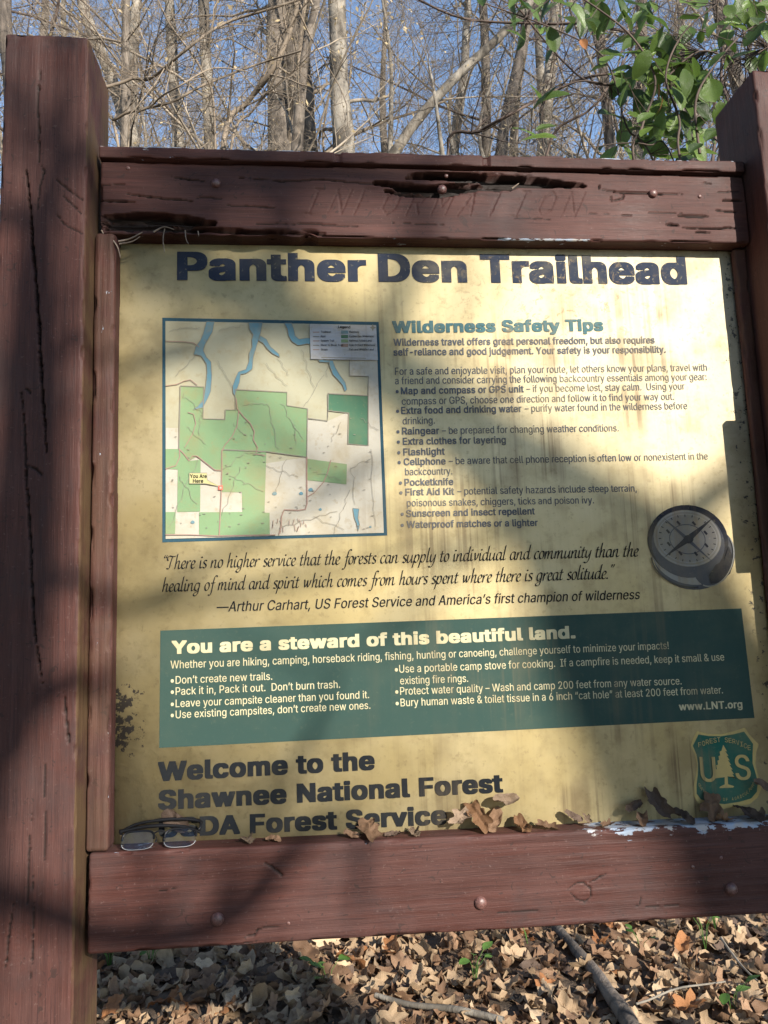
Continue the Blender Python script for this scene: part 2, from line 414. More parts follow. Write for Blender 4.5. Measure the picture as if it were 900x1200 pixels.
def post_disp(lines):
    def f(Q, N):
        d, c = cracks(Q, N, lines, YPOST)
        g = vnoise(np.stack([Q[:, 0]*160+Q[:, 1]*160, Q[:, 2]*5, 0*Q[:, 0]], 1))
        d += .00045*g
        # knots: rings in the face
        for (kx, ky, rr) in ((52, 815, .03), (20, 1105, .04), (78, 250, .045)):
            p = on_y(kx, ky, YPOST); e = np.hypot(Q[:, 0]-p[0], (Q[:, 2]-p[2])*.8); m = (e < rr) & (N[:, 1] < -.7)
            d += np.where(m, .00035*np.sin(e*1100)*(1-e/rr), 0)
        w = np.zeros(len(Q)); s = np.where(N[:, 0] > .7, .95, 0.0)
        w += np.where((np.abs(N[:, 0]) > .25) & (N[:, 1] < -.25), .08+.30*vnoise(Q*np.array([6, 6, 9.])), 0)
        w += np.where((N[:, 0] > .3) & (Q[:, 2] < GZ-.0), .12, 0)
        top = np.clip((Q[:, 2]-(GZ+1.405))/.03, 0, 1); d += -.004*top*np.clip(vnoise(Q*60), 0, 1)
        return d, c, w, s
    return f
PW = .1387; XL1 = -.0378; XR0 = 1.1738
timber('post', (XL1-PW, YPOST, -.25), (XL1, YBACK, GZ+1.4352), WOODZ, .0022, .005, post_disp(POST_CR), fine=('-y', '+x'), cut=GZ-.38, axis='z')
timber('post', (XR0, YPOST, -.25), (XR0+PW, YBACK, GZ+1.4202), WOODZ, .004, .005, post_disp([]), fine=('-x', '-y'), cut=GZ-.38, axis='z')

# ---- top rail with the routed, painted-over word and the long rot pockets
GLY = {'I': [[(.5, 0), (.5, 1)], [(.2, 0), (.8, 0)], [(.2, 1), (.8, 1)]], 'N': [[(.05, 0), (.05, 1), (.95, 0), (.95, 1)]], 'F': [[(.1, 0), (.1, 1), (.9, 1)], [(.1, .52), (.7, .52)]],
       'O': [[(.5, 0), (.1, .25), (.1, .75), (.5, 1), (.9, .75), (.9, .25), (.5, 0)]], 'R': [[(.1, 0), (.1, 1), (.75, 1), (.85, .75), (.75, .5), (.1, .5)], [(.4, .5), (.9, 0)]],
       'M': [[(.05, 0), (.05, 1), (.5, .35), (.95, 1), (.95, 0)]], 'A': [[(.05, 0), (.5, 1), (.95, 0)], [(.25, .4), (.75, .4)]], 'T': [[(.5, 0), (.5, 1)], [(.05, 1), (.95, 1)]]}
word_strokes = []
x0 = 352.0; adv = 30.4
for i, ch in enumerate('INFORMATION'):
    for s in GLY[ch]:
        word_strokes.append([(x0+i*adv+gx*18+gy*13, 250.5+i*.35-gy*29) for gx, gy in s])
YTR = 0.0
TOP_CR = [([(478, 208), (520, 206), (570, 209), (630, 214), (684, 217)], .012, .03), ([(440, 214), (500, 222), (560, 219), (620, 217)], .010, .028), ([(452, 224), (500, 229), (540, 226)], .006, .02),
          ([(118, 256), (160, 254), (205, 258), (250, 262)], .010, .03), ([(124, 268), (170, 266), (220, 268), (300, 272), (380, 274)], .007, .02), ([(118, 262), (150, 262), (200, 264)], .008, .024),
          ([(118, 235), (135, 236), (158, 237)], .0018, .007), ([(120, 217), (150, 216)], .0012, .004), ([(146, 227), (180, 232), (225, 236)], .0018, .006), ([(200, 207), (240, 213)], .0016, .005),
          ([(276, 208), (330, 213), (380, 211), (440, 216)], .0014, .005), ([(255, 240), (290, 242), (330, 243)], .0014, .004), ([(225, 232), (260, 233)], .0010, .003),
          ([(700, 222), (740, 226), (800, 228)], .0018, .006), ([(715, 227), (716, 236), (730, 232), (732, 224)], .0014, .004), ([(702, 216), (702, 222)], .0018, .006),
          ([(795, 252), (812, 253), (830, 254)], .0028, .008), ([(845, 234), (870, 236)], .0022, .007), ([(838, 247), (862, 249)], .0018, .006), ([(780, 263), (795, 264)], .0024, .007), ([(800, 267), (830, 268), (862, 267)], .0022, .007),
          ([(815, 273), (832, 273)], .0022, .006), ([(760, 249), (800, 250)], .0012, .004), ([(820, 214), (838, 215)], .0014, .005), ([(840, 225), (866, 225)], .0014, .005), ([(690, 250), (740, 252)], .001, .003),
          ([(600, 255), (650, 258)], .001, .003), ([(300, 262), (360, 262), (420, 266)], .0012, .004), ([(460, 262), (520, 264)], .001, .003)]
def top_disp(Q, N):
    d, c = cracks(Q, N, TOP_CR, YTR)
    d1, c1 = cracks(Q, N, [(s, .0020, .0020) for s in word_strokes], YTR)
    d = np.minimum(d, d1); c = np.maximum(c, c1*.12)
    g = vnoise(np.stack([Q[:, 0]*5, Q[:, 1]*150, Q[:, 2]*150], 1)); d += .0005*g
    w = np.where((N[:, 2] < -.2), .10+.40*vnoise(Q*np.array([10, 3, 3.])), 0)
    p0 = on_y(640, 278, YTR); w += np.where((N[:, 1] < -.2) & (np.abs(Q[:, 0]-p0[0]) < .09) & (Q[:, 2] < GZ+1.1026+.009), .30, 0)
    # broken lower arris at the left end
    low = (Q[:, 2] < GZ+1.1026+.014) & (Q[:, 0] < .35)
    d += np.where(low, -.007*np.clip(vnoise(Q*np.array([45., 10, 45]))+.25, 0, 1), 0)
    return d, c, w, np.zeros(len(Q))
ZT0, ZT1, ZC0, ZC1 = GZ+1.1026, GZ+1.2400, GZ+1.2475, GZ+1.2640
timber('top_rail', (-.0299, YTR, ZT0), (1.1809-.009, .0380+.03, ZT1), WOODX, .0019, .004, top_disp, fine=('-y', '-z'))
def cap_disp(Q, N):
    d = .0020*vnoise(Q*np.array([20, 60, 60.])) - .0030*np.clip(vnoise(Q*np.array([70, 30, 30.])), 0, 1)*(N[:, 2] > .3)
    for s in (.39, .665): d += np.where(np.abs(Q[:, 0]-s) < .006, -.004, 0)
    return d, np.zeros(len(Q)), np.where(N[:, 2] > .2, .45, .05)+.3*vnoise(Q*np.array([12, 12, 12.])), np.zeros(len(Q))
timber('rail_cap', (-.031, -.010, ZT1+.0008), (1.1715, .0700, ZC1), WOODX, .003, .003, cap_disp, fine=('-y', '+z'))

# ---- bottom rail
ZB0, ZB1, TILT = GZ-.0713, GZ+.0750, -.0217/1.2
BOT_CR = [([(285, 1098), (298, 1096), (302, 1090), (316, 1087), (330, 1086)], .0016, .005), ([(310, 1010), (322, 1018), (332, 1026)], .002, .005), ([(255, 1110), (300, 1104)], .001, .002),
          ([(740, 1061), (775, 1063), (800, 1059)], .001, .002), ([(560, 1072), (640, 1066)], .0008, .002), ([(180, 1046), (210, 1040)], .0008, .002),
          ([(666, 1042), (674, 1036), (684, 1034), (692, 1040), (693, 1050), (686, 1056), (676, 1054), (668, 1046)], .0016, .0025), ([(690, 1034), (702, 1028), (710, 1024)], .0014, .002), ([(750, 1060), (752, 1050)], .001, .002)]
def bot_disp(Q, N):
    sh = Q.copy(); sh[:, 2] += TILT*(Q[:, 0]+.0299)
    d, c = cracks(sh, N, BOT_CR, YBR)
    g = vnoise(np.stack([Q[:, 0]*4, Q[:, 1]*170, Q[:, 2]*170], 1)); d += .0006*g
    hz = ZB1-Q[:, 2]
    r = np.clip((Q[:, 0]-.70)/.12, 0, 1)
    w = np.where(hz < .022, (.10+.52*r)*(1-np.clip(hz, 0, .022)/.03), 0)
    w += np.where((hz < .005) & (np.abs(Q[:, 0]-.09) < .10), .17, 0)
    w += np.where((hz < .010) & (np.abs(Q[:, 0]-.42) < .05), .15, 0)
    p = on_y(838, 990, YBR); w += np.where((np.hypot(Q[:, 0]-p[0], Q[:, 2]-p[2]) < .013), .34, 0)
    return d, c, w, np.zeros(len(Q))
timber('bottom_rail', (-.0299, YBR, ZB0), (1.1725, .0620, ZB1), WOODX, .0021, .005, bot_disp, fine=('-y', '+z'), shear=TILT)

# ---- stiles between the rails
def stile_disp(Q, N):
    g = vnoise(np.stack([Q[:, 0]*210, Q[:, 1]*210, Q[:, 2]*6], 1)); d = .0009*g
    w = np.where((N[:, 1] < -.6), .16*np.clip(vnoise(np.stack([Q[:, 0]*120, Q[:, 2]*2.5, 0*Q[:, 0]], 1))+.9, 0, 2), 0)
    return d, np.clip(-g-.45, 0, 1)*.8, w, np.where(N[:, 1] < -.5, .3, 0)
ZSL = GZ+.0752
timber('stile', (-.0365, YBR+.004, ZSL), (-.0008, .0320, ZT0-.0015), WOODZ, .0022, .007, stile_disp, fine=('-y', '+x'), axis='z')
timber('stile', (1.1470, YS, GZ+.0560), (1.1728, .0320, ZT0-.0015), WOODZ, .003, .006, stile_disp, fine=('-y', '-x'), axis='z')
# ---- an assumed thin board, added out of view on the right post's front: its shade breaks the post's shadow line on the panel
pb0 = on_y(855, 497, YP); pb1 = on_y(870, 672, YP)
k = (YP-(YPOST-.045))*SUN[2]/-SUN[1]
def no_disp(Q, N): return np.zeros(len(Q)), np.zeros(len(Q)), np.zeros(len(Q)), np.zeros(len(Q))
k = (YP-(YPOST-.016))*SUN[2]/-SUN[1]
timber('added_shade_plate', (XR0-.017, YPOST-.017, pb1[2]+k), (XR0+PW+.017, YPOST-.0006, pb0[2]+k), WOODZ, .006, .002, no_disp, fine=('-x', '-y'), axis='z')

# ---- bolts and nails
def dome(name, px, py, Y, r, h, mat=BOLT):
    p = on_y(px, py, Y); V, F = [], []
    n, rings = 18, 5
    for i in range(rings):
        a = i/(rings)*math.pi/2; 
        for j in range(n):
            t = 2*math.pi*j/n
            V.append((p[0]+r*math.cos(a)*math.cos(t), Y-h*math.sin(a)+(.002 if i == 0 else 0), p[2]+r*math.cos(a)*math.sin(t)))
    V.append((p[0], Y-h, p[2]))
    for i in range(rings-1):
        for j in range(n): F.append((i*n+j, i*n+(j+1) % n, (i+1)*n+(j+1) % n, (i+1)*n+j))
    for j in range(n): F.append(((rings-1)*n+j, (rings-1)*n+(j+1) % n, rings*n))
    return link(name, mesh_np(name, V, F, smooth=True), BOARD, mat)
for px, py in ((253, 215), (518, 222), (765, 227)): dome('bolt', px, py, YTR, .0088, .0065)
for px, py in ((255, 1077), (563, 1058), (857, 1042)): dome('bolt', px, py, YBR, .0105, .0075)
for px, py in ((150, 197), (523, 206), (820, 230)): dome('nail', px, py, YTR, .0038, .002)
for px, py in ((338, 1082), (812, 1016), (845, 1005)): dome('nail', px, py, YBR, .0030, .0015)

# ================================================================== THE PRINTED PANEL (part) and what is printed on it (sub-parts)
def box_mesh(name, lo, hi):
    x0, y0, z0 = lo; x1, y1, z1 = hi
    V = [(x0, y0, z0), (x1, y0, z0), (x1, y1, z0), (x0, y1, z0), (x0, y0, z1), (x1, y0, z1), (x1, y1, z1), (x0, y1, z1)]
    F = np.array([(0, 1, 5, 4), (1, 2, 6, 5), (2, 3, 7, 6), (3, 0, 4, 7), (4, 5, 6, 7), (3, 2, 1, 0)])
    return mesh_np(name, V, F)
PANEL = link('printed_panel', box_mesh('printed_panel', (-.0040, YP, GZ+.045), (1.1545, YP+.012, ZT0-.0006)), BOARD, SHEET)
PANEL['label'] = 'faded yellow weathered sheet'
def lay(k): return YP-.0005*k
def pxy(px, py, k=1):
    p = on_y(px, py, YP); return (p[0], lay(k), p[2])
class Print:
    """flat print: filled outlines and lines gathered into one sub-part with several inks"""
    def __init__(s, name): s.name = name; s.V = []; s.F = []; s.M = []; s.mats = []
    def mi(s, m):
        if m not in s.mats: s.mats.append(m)
        return s.mats.index(m)
    def add(s, V, F, m):
        b = len(s.V); s.V += V; s.F += [tuple(i+b for i in f) for f in F]; s.M += [s.mi(m)]*len(F)
    def poly(s, pts, m, k=1):
        V = [pxy(x, y, k) for x, y in pts]
        tri = tessellate_polygon([[Vector((v[0], v[2], 0)) for v in V]])
        F = []
        for a, b, c in tri:
            ar = (V[b][0]-V[a][0])*(V[c][2]-V[a][2])-(V[b][2]-V[a][2])*(V[c][0]-V[a][0])
            F.append((a, b, c) if ar > 0 else (a, c, b))
        s.add(V, F, m)
    def line(s, pts, w, m, k=2, closed=False):
        P = [np.array(pxy(x, y, k)) for x, y in pts]
        if closed: P = P+[P[0]]
        hw = w/PPM/2; V = []; F = []
        for i, p in enumerate(P):
            a = P[max(0, i-1)]; b = P[min(len(P)-1, i+1)]; d = b-a; L = math.hypot(d[0], d[2]) or 1
            n = np.array([-d[2]/L, 0, d[0]/L]); 
            ww = hw[i] if isinstance(hw, np.ndarray) else hw
            V += [tuple(p+n*ww), tuple(p-n*ww)]
        for i in range(len(P)-1): F.append((2*i, 2*i+1, 2*i+3, 2*i+2))
        s.add(V, F, m)
    def done(s):
        me = mesh_np(s.name, s.V, s.F, s.M); o = link(s.name, me, PANEL, s.mats); return o
_dg = bpy.context.evaluated_depsgraph_get
import os
try: FONT = bpy.data.fonts.load(os.path.join(bpy.utils.system_resource('DATAFILES'), 'fonts', 'Inter.woff2'))   # Blender's own interface typeface
except Exception: FONT = None
from mathutils.geometry import delaunay_2d_cdt
def _probe(s, res=3):
    cu = bpy.data.curves.new('lettering', 'FONT'); cu.body = s; cu.size = 1.0; cu.resolution_u = res
    if FONT: cu.font = FONT
    o = bpy.data.objects.new('lettering', cu); COL.objects.link(o); bpy.context.view_layer.update()
    c2 = o.to_curve(_dg()); loops = []
    for sp in c2.splines:
        bp = sp.bezier_points; n = len(bp); L = []
        for i in range(n):
            p0, p1, p2, p3 = bp[i].co, bp[i].handle_right, bp[(i+1) % n].handle_left, bp[(i+1) % n].co
            straight = (p1-p0).cross(p3-p0).length < 1e-6 and (p2-p0).cross(p3-p0).length < 1e-6
            m = 1 if straight else res
            for j in range(m):
                t = j/m; q = p0*(1-t)**3+p1*3*t*(1-t)**2+p2*3*t*t*(1-t)+p3*t**3; L.append((q.x, q.y))
        loops.append(L)
    o.to_curve_clear(); bpy.data.objects.remove(o); bpy.data.curves.remove(cu)
    return loops
_gl = {}
_hx = min(p[0] for l in _probe('H') for p in l)
CAPH = max(p[1] for l in _probe('H') for p in l)
_ref = {}
def glyph(ch, res):
    """outline of one letter as clean triangles (overlapping contours merged) and its advance"""
    if (ch, res) in _gl: return _gl[(ch, res)]
    pr = _probe(ch+'H', 1)
    nH = len(_probe('H', 1)); adv = min(p[0] for l in pr[len(pr)-nH:] for p in l)-_hx
    if ch == ' ': _gl[(ch, res)] = (np.zeros((0, 2)), np.zeros((0, 3), int), adv); return _gl[(ch, res)]
    loops = _probe(ch, res); P, E = [], []
    for L in loops:
        b = len(P); P += L; E += [(b+i, b+(i+1) % len(L)) for i in range(len(L))]
    v, e, f, *_ = delaunay_2d_cdt([Vector(p) for p in P], E, [], 0, 1e-6)
    v = np.array([tuple(x) for x in v]); f = np.array([tuple(t) for t in f if len(t) == 3])
    c = v[f].mean(1); wn = np.zeros(len(c))
    for L in loops:
        A_ = np.array(L); B_ = np.roll(A_, -1, 0)
        a0 = A_[None]-c[:, None]; b0 = B_[None]-c[:, None]
        wn += np.arctan2(a0[..., 0]*b0[..., 1]-a0[..., 1]*b0[..., 0], (a0*b0).sum(-1)).sum(1)
    f = f[np.abs(wn) > math.pi]
    ar = np.cross(v[f[:, 1]]-v[f[:, 0]], v[f[:, 2]]-v[f[:, 0]]); f[ar < 0] = f[ar < 0][:, ::-1]
    _gl[(ch, res)] = (v, f, adv); return _gl[(ch, res)]
def letter(name, s, l, r, cap, mat, bold=0.0, shear=0.0, k=2, res=2, space=1.0):
    """one printed line between two baseline pixels, capitals cap pixels tall"""
    x = 0.0; VS, FS, n = [], [], 0
    for ch in s:
        v, f, adv = glyph(ch, res)
        if len(v): VS.append(v+np.array([x, 0])); FS.append(f+n); n += len(v)
        x += adv*space+bold*.8
    co = np.concatenate(VS); tri = np.concatenate(FS); co[:, 0] += shear*co[:, 1]
    x0, x1 = co[:, 0].min(), co[:, 0].max()
    A = np.array(pxy(l[0], l[1], k)); B = np.array(pxy(r[0], r[1], k))
    mid = np.array(pxy((l[0]+r[0])/2, (l[1]+r[1])/2-cap, k)); mb = np.array(pxy((l[0]+r[0])/2, (l[1]+r[1])/2, k))
    h = (mid[2]-mb[2])/(CAPH+(1.2*bold if bold > .012 else 0)); y0 = .6*bold if bold > .012 else 0.0
    t = (co[:, 0]-x0)/(x1-x0); wx = (B-A)/(x1-x0)
    if bold > .012: OFF = [(0, 0)]+[(bold*i, bold*.6*j) for i in (-1, 0, 1) for j in (-1, 0, 1) if i or j]
    elif bold > 0: OFF = [(-bold, 0), (bold, 0)]
    else: OFF = [(0, 0)]
    VV, FF = [], []
    for j, (ox, oz) in enumerate(OFF):                       # heavier weights: the outline thickened all round
        V = A[None, :]+(B-A)[None, :]*t[:, None]+wx[None, :]*ox; V[:, 2] += (co[:, 1]+oz+y0)*h; V[:, 1] -= j*2.2e-5
        VV.append(V); FF.append(tri+j*n)
    return link(name, mesh_np(name, np.concatenate(VV), np.concatenate(FF)), PANEL, mat)
B1, B2 = .030, .016
for wd, a_, b_ in (('Panther', 211, 426.5), ('Den', 447, 544.5), ('Trailhead', 567, 802.5)): letter('heading_lettering', wd, (a_, 328.5+5*(a_-211)/591), (b_, 328.5+5*(b_-211)/591), 33.0, INK_NAVY, .042, res=5)
letter('subheading_lettering', 'Wilderness Safety Tips', (461, 390.5), (706, 388), 14, INK_TEAL, .042, res=4)
BODY = [
 [('Wilderness travel offers great personal freedom, but also requires', 461.5, 767, 1)], (405.5, 402.5),
 [('self-reliance and good judgement. Your safety is your responsibility.', 461.5, 780, 1)], (417, 413.5),
 [('For a safe and enjoyable visit, plan your route, let others know your plans, travel with', 463, 828.5, 0)], (439.5, 434.5),
 [('a friend and consider carrying the following backcountry essentials among your gear:', 463, 828, 0)], (450.5, 445.5),
 [('•', 464, 467, 1), ('Map and compass or GPS unit', 470, 613.5, 1), ('– if you become lost, stay calm.  Using your', 617, 802.5, 0)], (462.5, 456.5),
 [('compass or GPS, choose one direction and follow it to find your way out.', 471, 790, 0)], (474.5, 468.5),
 [('•', 464.5, 467.5, 1), ('Extra food and drinking water', 470.5, 611, 1), ('– purify water found in the wilderness before', 615, 805.5, 0)], (485.5, 479.5),
 [('drinking.', 472, 509.5, 0)], (497.5, 496.5),
 [('•', 465, 468, 1), ('Raingear', 471.5, 514.5, 1), ('– be prepared for changing weather conditions.', 518, 725, 0)], (509.5, 505.5),
 [('•', 465.5, 468.5, 1), ('Extra clothes for layering', 472.5, 592.5, 1)], (521.5, 519.5),
 [('•', 466, 469, 1), ('Flashlight', 473, 521, 1)], (534, 533),
 [('•', 466.5, 469.5, 1), ('Cellphone', 473.5, 522, 1), ('– be aware that cell phone reception is often low or nonexistent in the', 526, 829.5, 0)], (545.5, 538.5),
 [('backcountry.', 475, 530, 0)], (557, 556),
 [('•', 468, 471, 1), ('Pocketknife', 474.5, 531, 1)], (569.5, 568.5),
 [('•', 468.5, 471.5, 1), ('First Aid Kit', 475.5, 532, 1), ('– potential safety hazards include steep terrain,', 536, 746, 0)], (581, 576),
 [('poisonous snakes, chiggers, ticks and poison ivy.', 477, 696, 0)], (593.5, 590),
 [('•', 470, 473, 1), ('Sunscreen and insect repellent', 476.5, 626.5, 1)], (606, 603),
 [('•', 470, 473, 1), ('Waterproof matches or a lighter', 477, 630, 1)], (619, 616.5)]
def body_lines(name, L, cap, mat, b0, b1):
    for i in range(0, len(L), 2):
        segs, (yl, yr) = L[i], L[i+1]; xa, xb = segs[0][1], segs[-1][2]
        for s, x0, x1, bold in segs:
            f = lambda x: yl+(yr-yl)*(x-xa)/(xb-xa)
            letter('bullet_mark' if s == '•' else name, s, (x0, f(x0)), (x1, f(x1)), cap, mat, b1 if bold else b0, res=2)
body_lines('body_lettering', BODY, 8.3, INK_GREY, .006, .022)
letter('attribution_lettering', '—Arthur Carhart, US Forest Service and America’s first champion of wilderness', (254, 717), (750, 702), 11.5, INK_DARK, .006, .22, res=3)
# green box
gb = Print('green_box'); gb.poly([(188, 739), (868.7, 713), (884, 841.3), (186.7, 876.4)], GREEN_BOX, 1); gb.done()
letter('steward_lettering', 'You are a steward of this beautiful land.', (202.5, 766.5), (673, 748), 15.2, INK_CREAM, .042, res=4)
GREEN = [
 [('Whether you are hiking, camping, horseback riding, fishing, hunting or canoeing, challenge yourself to minimize your impacts!', 200, 783.5, 0)], (783.5, 760.5),
 [('•', 200.5, 203.5, 1), ('Don’t create new trails.', 206, 319, 0)], (801.5, 796.5), [('•', 200.5, 203.5, 1), ('Pack it in, Pack it out.  Don’t burn trash.', 206, 398.5, 0)], (814.7, 806),
 [('•', 200.5, 203.5, 1), ('Leave your campsite cleaner than you found it.', 206, 432.5, 0)], (829, 818), [('•', 200.5, 203.5, 1), ('Use existing campsites, don’t create new ones.', 206, 434, 0)], (842, 830.5),
 [('•', 463, 466, 1), ('Use a portable camp stove for cooking.  If a campfire is needed, keep it small & use', 468, 848.5, 0)], (788.5, 774),
 [('existing fire rings.', 469, 548.5, 0)], (802, 799), [('•', 463.5, 466.5, 1), ('Protect water quality – Wash and camp 200 feet from any water source.', 469, 798.5, 0)], (814.5, 802),
 [('•', 464, 467, 1), ('Bury human waste & toilet tissue in a 6 inch “cat hole” at least 200 feet from water.', 469.5, 847, 0)], (828, 812.5),
 [('www.LNT.org', 796, 869.5, 1)], (832.5, 829.5)]
body_lines('steward_body_lettering', GREEN, 8.9, INK_CREAM, .006, .022)
letter('welcome_lettering', 'Welcome to the', (187, 915.5), (437.5, 902), 22.5, INK_DARK, .042, res=4)
letter('welcome_lettering', 'Shawnee National Forest', (187.5, 949), (588, 928.5), 22.5, INK_DARK, .042, res=4)
letter('welcome_lettering', 'USDA Forest Service', (188, 981.5), (522, 966), 22.5, INK_DARK, .042, res=4)

# ---- the quotation: a broad-nib italic hand, each letter drawn as pen strokes
# strokes in units of x-height; pen held at 40 degrees
def arc(cx, cy, rx, ry, a0, a1, n=8): return [(cx+rx*math.cos(R(a0+(a1-a0)*i/n)), cy+ry*math.sin(R(a0+(a1-a0)*i/n))) for i in range(n+1)]
bowl = [(.52, .92), (.34, 1.0), (.14, .84), (.05, .45), (.10, .10), (.24, .0), (.40, .18), (.54, .55)]
down = lambda x, top: [(x, top), (x-.02, .2), (x+.03, .03), (x+.14, .03), (x+.22, .18)]
Q = {'a': (.72, [bowl, [(.56, .95), (.52, .25), (.56, .03), (.66, .03), (.74, .18)]]),
 'b': (.66, [[(.16, 1.75), (.10, .2), (.2, .0), (.42, .12), (.52, .5), (.46, .9), (.32, .95), (.12, .6)]]),
 'c': (.52, [[(.48, .86), (.34, 1.0), (.14, .82), (.05, .42), (.12, .08), (.26, .0), (.46, .18)]]),
 'd': (.74, [bowl, [(.66, 1.85), (.56, .9), (.52, .25), (.56, .03), (.66, .03), (.76, .18)]]),
 'e': (.52, [[(.06, .42), (.30, .52), (.44, .74), (.36, .97), (.22, .95), (.08, .70), (.05, .32), (.14, .04), (.28, .0), (.46, .18)]]),
 'f': (.46, [[(.72, 1.72), (.58, 1.86), (.42, 1.70), (.30, .9), (.18, -.3), (.04, -.62), (-.14, -.55)], [(.08, .92), (.52, .95)]]),
 'g': (.68, [bowl, [(.56, .95), (.48, .0), (.36, -.5), (.14, -.66), (-.04, -.5), (.10, -.26), (.5, .0)]]),
 'h': (.72, [[(.22, 1.85), (.06, .0)], [(.10, .45), (.30, .92), (.46, .98), (.50, .80), (.44, .2), (.50, .02), (.60, .03), (.70, .18)]]),
 'i': (.34, [down(.10, .98), [(.25, 1.30), (.15, 1.44)]]),
 'k': (.66, [[(.22, 1.85), (.06, .0)], [(.12, .5), (.44, .95)], [(.16, .52), (.5, .05), (.64, .14)]]),
 'l': (.36, [[(.22, 1.85), (.08, .25), (.13, .03), (.22, .03), (.34, .18)]]),
 'm': (1.08, [[(.10, .96), (.04, .0)], [(.08, .45), (.24, .9), (.38, .97), (.42, .8), (.36, .0)], [(.42, .45), (.60, .9), (.76, .98), (.80, .80), (.76, .2), (.82, .02), (.92, .04), (1.02, .2)]]),
 'n': (.74, [[(.10, .96), (.04, .0)], [(.08, .45), (.28, .9), (.46, .98), (.50, .80), (.45, .2), (.51, .02), (.61, .04), (.72, .2)]]),
 'o': (.60, [[(.30, 1.0), (.12, .82), (.05, .42), (.12, .08), (.26, .0), (.44, .18), (.52, .58), (.46, .92), (.30, 1.0)]]),
 'p': (.68, [[(.14, 1.0), (.04, .2), (-.10, -.68)], [(.06, .35), (.24, .88), (.42, .98), (.54, .78), (.50, .34), (.34, .02), (.16, .04), (.06, .2)]]),
 'r': (.50, [[(.10, .96), (.04, .0)], [(.08, .45), (.26, .88), (.40, .98), (.50, .88)]]),
 's': (.48, [[(.42, .88), (.28, 1.0), (.12, .88), (.14, .64), (.36, .40), (.38, .14), (.22, .0), (.04, .12)]]),
 't': (.42, [[(.22, 1.36), (.10, .25), (.15, .03), (.24, .03), (.38, .18)], [(.0, .96), (.40, .98)]]),
 'u': (.74, [[(.10, .96), (.05, .25), (.12, .02), (.26, .06), (.48, .5)], [(.56, .96), (.50, .25), (.55, .03), (.64, .03), (.74, .18)]]),
 'v': (.62, [[(.06, .95), (.16, .9), (.22, .05), (.46, .5), (.52, .95)]]),
 'w': (.94, [[(.06, .95), (.14, .9), (.20, .05), (.42, .55), (.46, .92), (.50, .05), (.74, .5), (.80, .95)]]),
 'y': (.68, [[(.10, .96), (.06, .3), (.14, .03), (.28, .08), (.50, .55)], [(.58, .96), (.48, .0), (.30, -.52), (.10, -.66), (-.08, -.52)]]),
 'T': (.80, [[(-.05, 1.42), (.16, 1.66), (.52, 1.56), (.86, 1.62)], [(.50, 1.56), (.34, .8), (.26, .14), (.10, .0), (-.04, .1)], [(-.02, 1.45), (-.06, 1.2), (.08, 1.08)]]),
 '.': (.28, [[(.13, .0), (.03, .14)]]), '“': (.52, [[(.22, 1.75), (.14, 1.5), (.20, 1.42)], [(.44, 1.75), (.36, 1.5), (.42, 1.42)]]), '”': (.50, [[(.14, 1.78), (.20, 1.7), (.10, 1.44)], [(.36, 1.78), (.42, 1.7), (.32, 1.44)]])}
def smooth(pts, n=3):
    if len(pts) < 3: return pts
    P = [np.array(p) for p in pts]; out = []
    for i in range(len(P)-1):
        a = P[max(0, i-1)]; b = P[i]; c = P[i+1]; d = P[min(len(P)-1, i+2)]
        for j in range(n):
            t = j/n; out.append(tuple(.5*((2*b)+(c-a)*t+(2*a-5*b+4*c-d)*t*t+(3*b-a-3*c+d)*t**3)))
    out.append(tuple(P[-1])); return out
def quote(s, l, r, xh, mat):
    pr = Print('quotation_lettering'); x = 0.0; items = []
    for ch in s:
        if ch == ' ': x += .42; continue
        w, st = Q[ch]
        for k_, p in enumerate(st): items.append([(x+a+.16*b*.6, b) for a, b in smooth(p)])
        x += w+.02
    tot = x; pen = np.array([math.cos(R(38)), math.sin(R(38))])*.085
    sc = (r[0]-l[0])/tot
    lev = 0
    for it in items:
        V = []; lev = (lev+1) % 4
        for a, b in it:
            for sg in (-1, 1):
                u = a+sg*pen[0]; v = b+sg*pen[1]
                px = l[0]+u*sc; py = l[1]+(r[1]-l[1])*(u/tot)-v*xh
                p = pxy(px, py, 2+.12*lev); V.append(p)
        F = [(2*i, 2*i+1, 2*i+3, 2*i+2) for i in range(len(it)-1)]
        # thin body so hairlines stay visible
        pr.add(V, F, mat)
        pr.line([(l[0]+a*sc, l[1]+(r[1]-l[1])*(a/tot)-b*xh) for a, b in it], .55, mat, 2.6+.12*lev)
    return pr.done()
quote('“There is no higher service that the forests can supply to individual and community than the', (190, 667), (748, 652), 9.2, INK_DARK)
quote('healing of mind and spirit which comes from hours spent where there is great solitude.”', (190, 693.5), (719, 678), 9.2, INK_DARK)

# ---- the map
mp = Print('trail_map')
def M(pts): return [(180+x/3.2143, 360+y/3.2143) for x, y in pts]
mp.poly(M([(33, 40), (848, 56), (880, 860), (33, 886)]), MAP_FRAME, 1)
mp.poly(M([(45, 53), (838, 68), (867, 850), (46, 873)]), MAP_CREAM, 2)
mp.poly(M([(738, 202), (842, 200), (867, 850), (46, 873), (46, 455), (93, 456), (96, 535), (255, 616), (575, 565), (580, 425), (655, 430), (735, 395), (732, 515), (808, 522), (809, 262), (740, 260)]), MAP_PALE, 3)
mp.poly(M([(102, 298), (190, 302), (187, 422), (270, 424), (271, 388), (310, 388), (308, 312), (503, 322), (502, 372), (580, 384), (577, 566), (425, 545), (418, 775), (335, 772), (333, 698), (258, 697), (258, 616), (232, 615), (165, 562), (135, 580), (96, 535)]), MAP_GREEN, 4)
mp.poly(M([(657, 327), (808, 335), (808, 522), (732, 516), (735, 400), (657, 391)]), MAP_DKGREEN, 4)
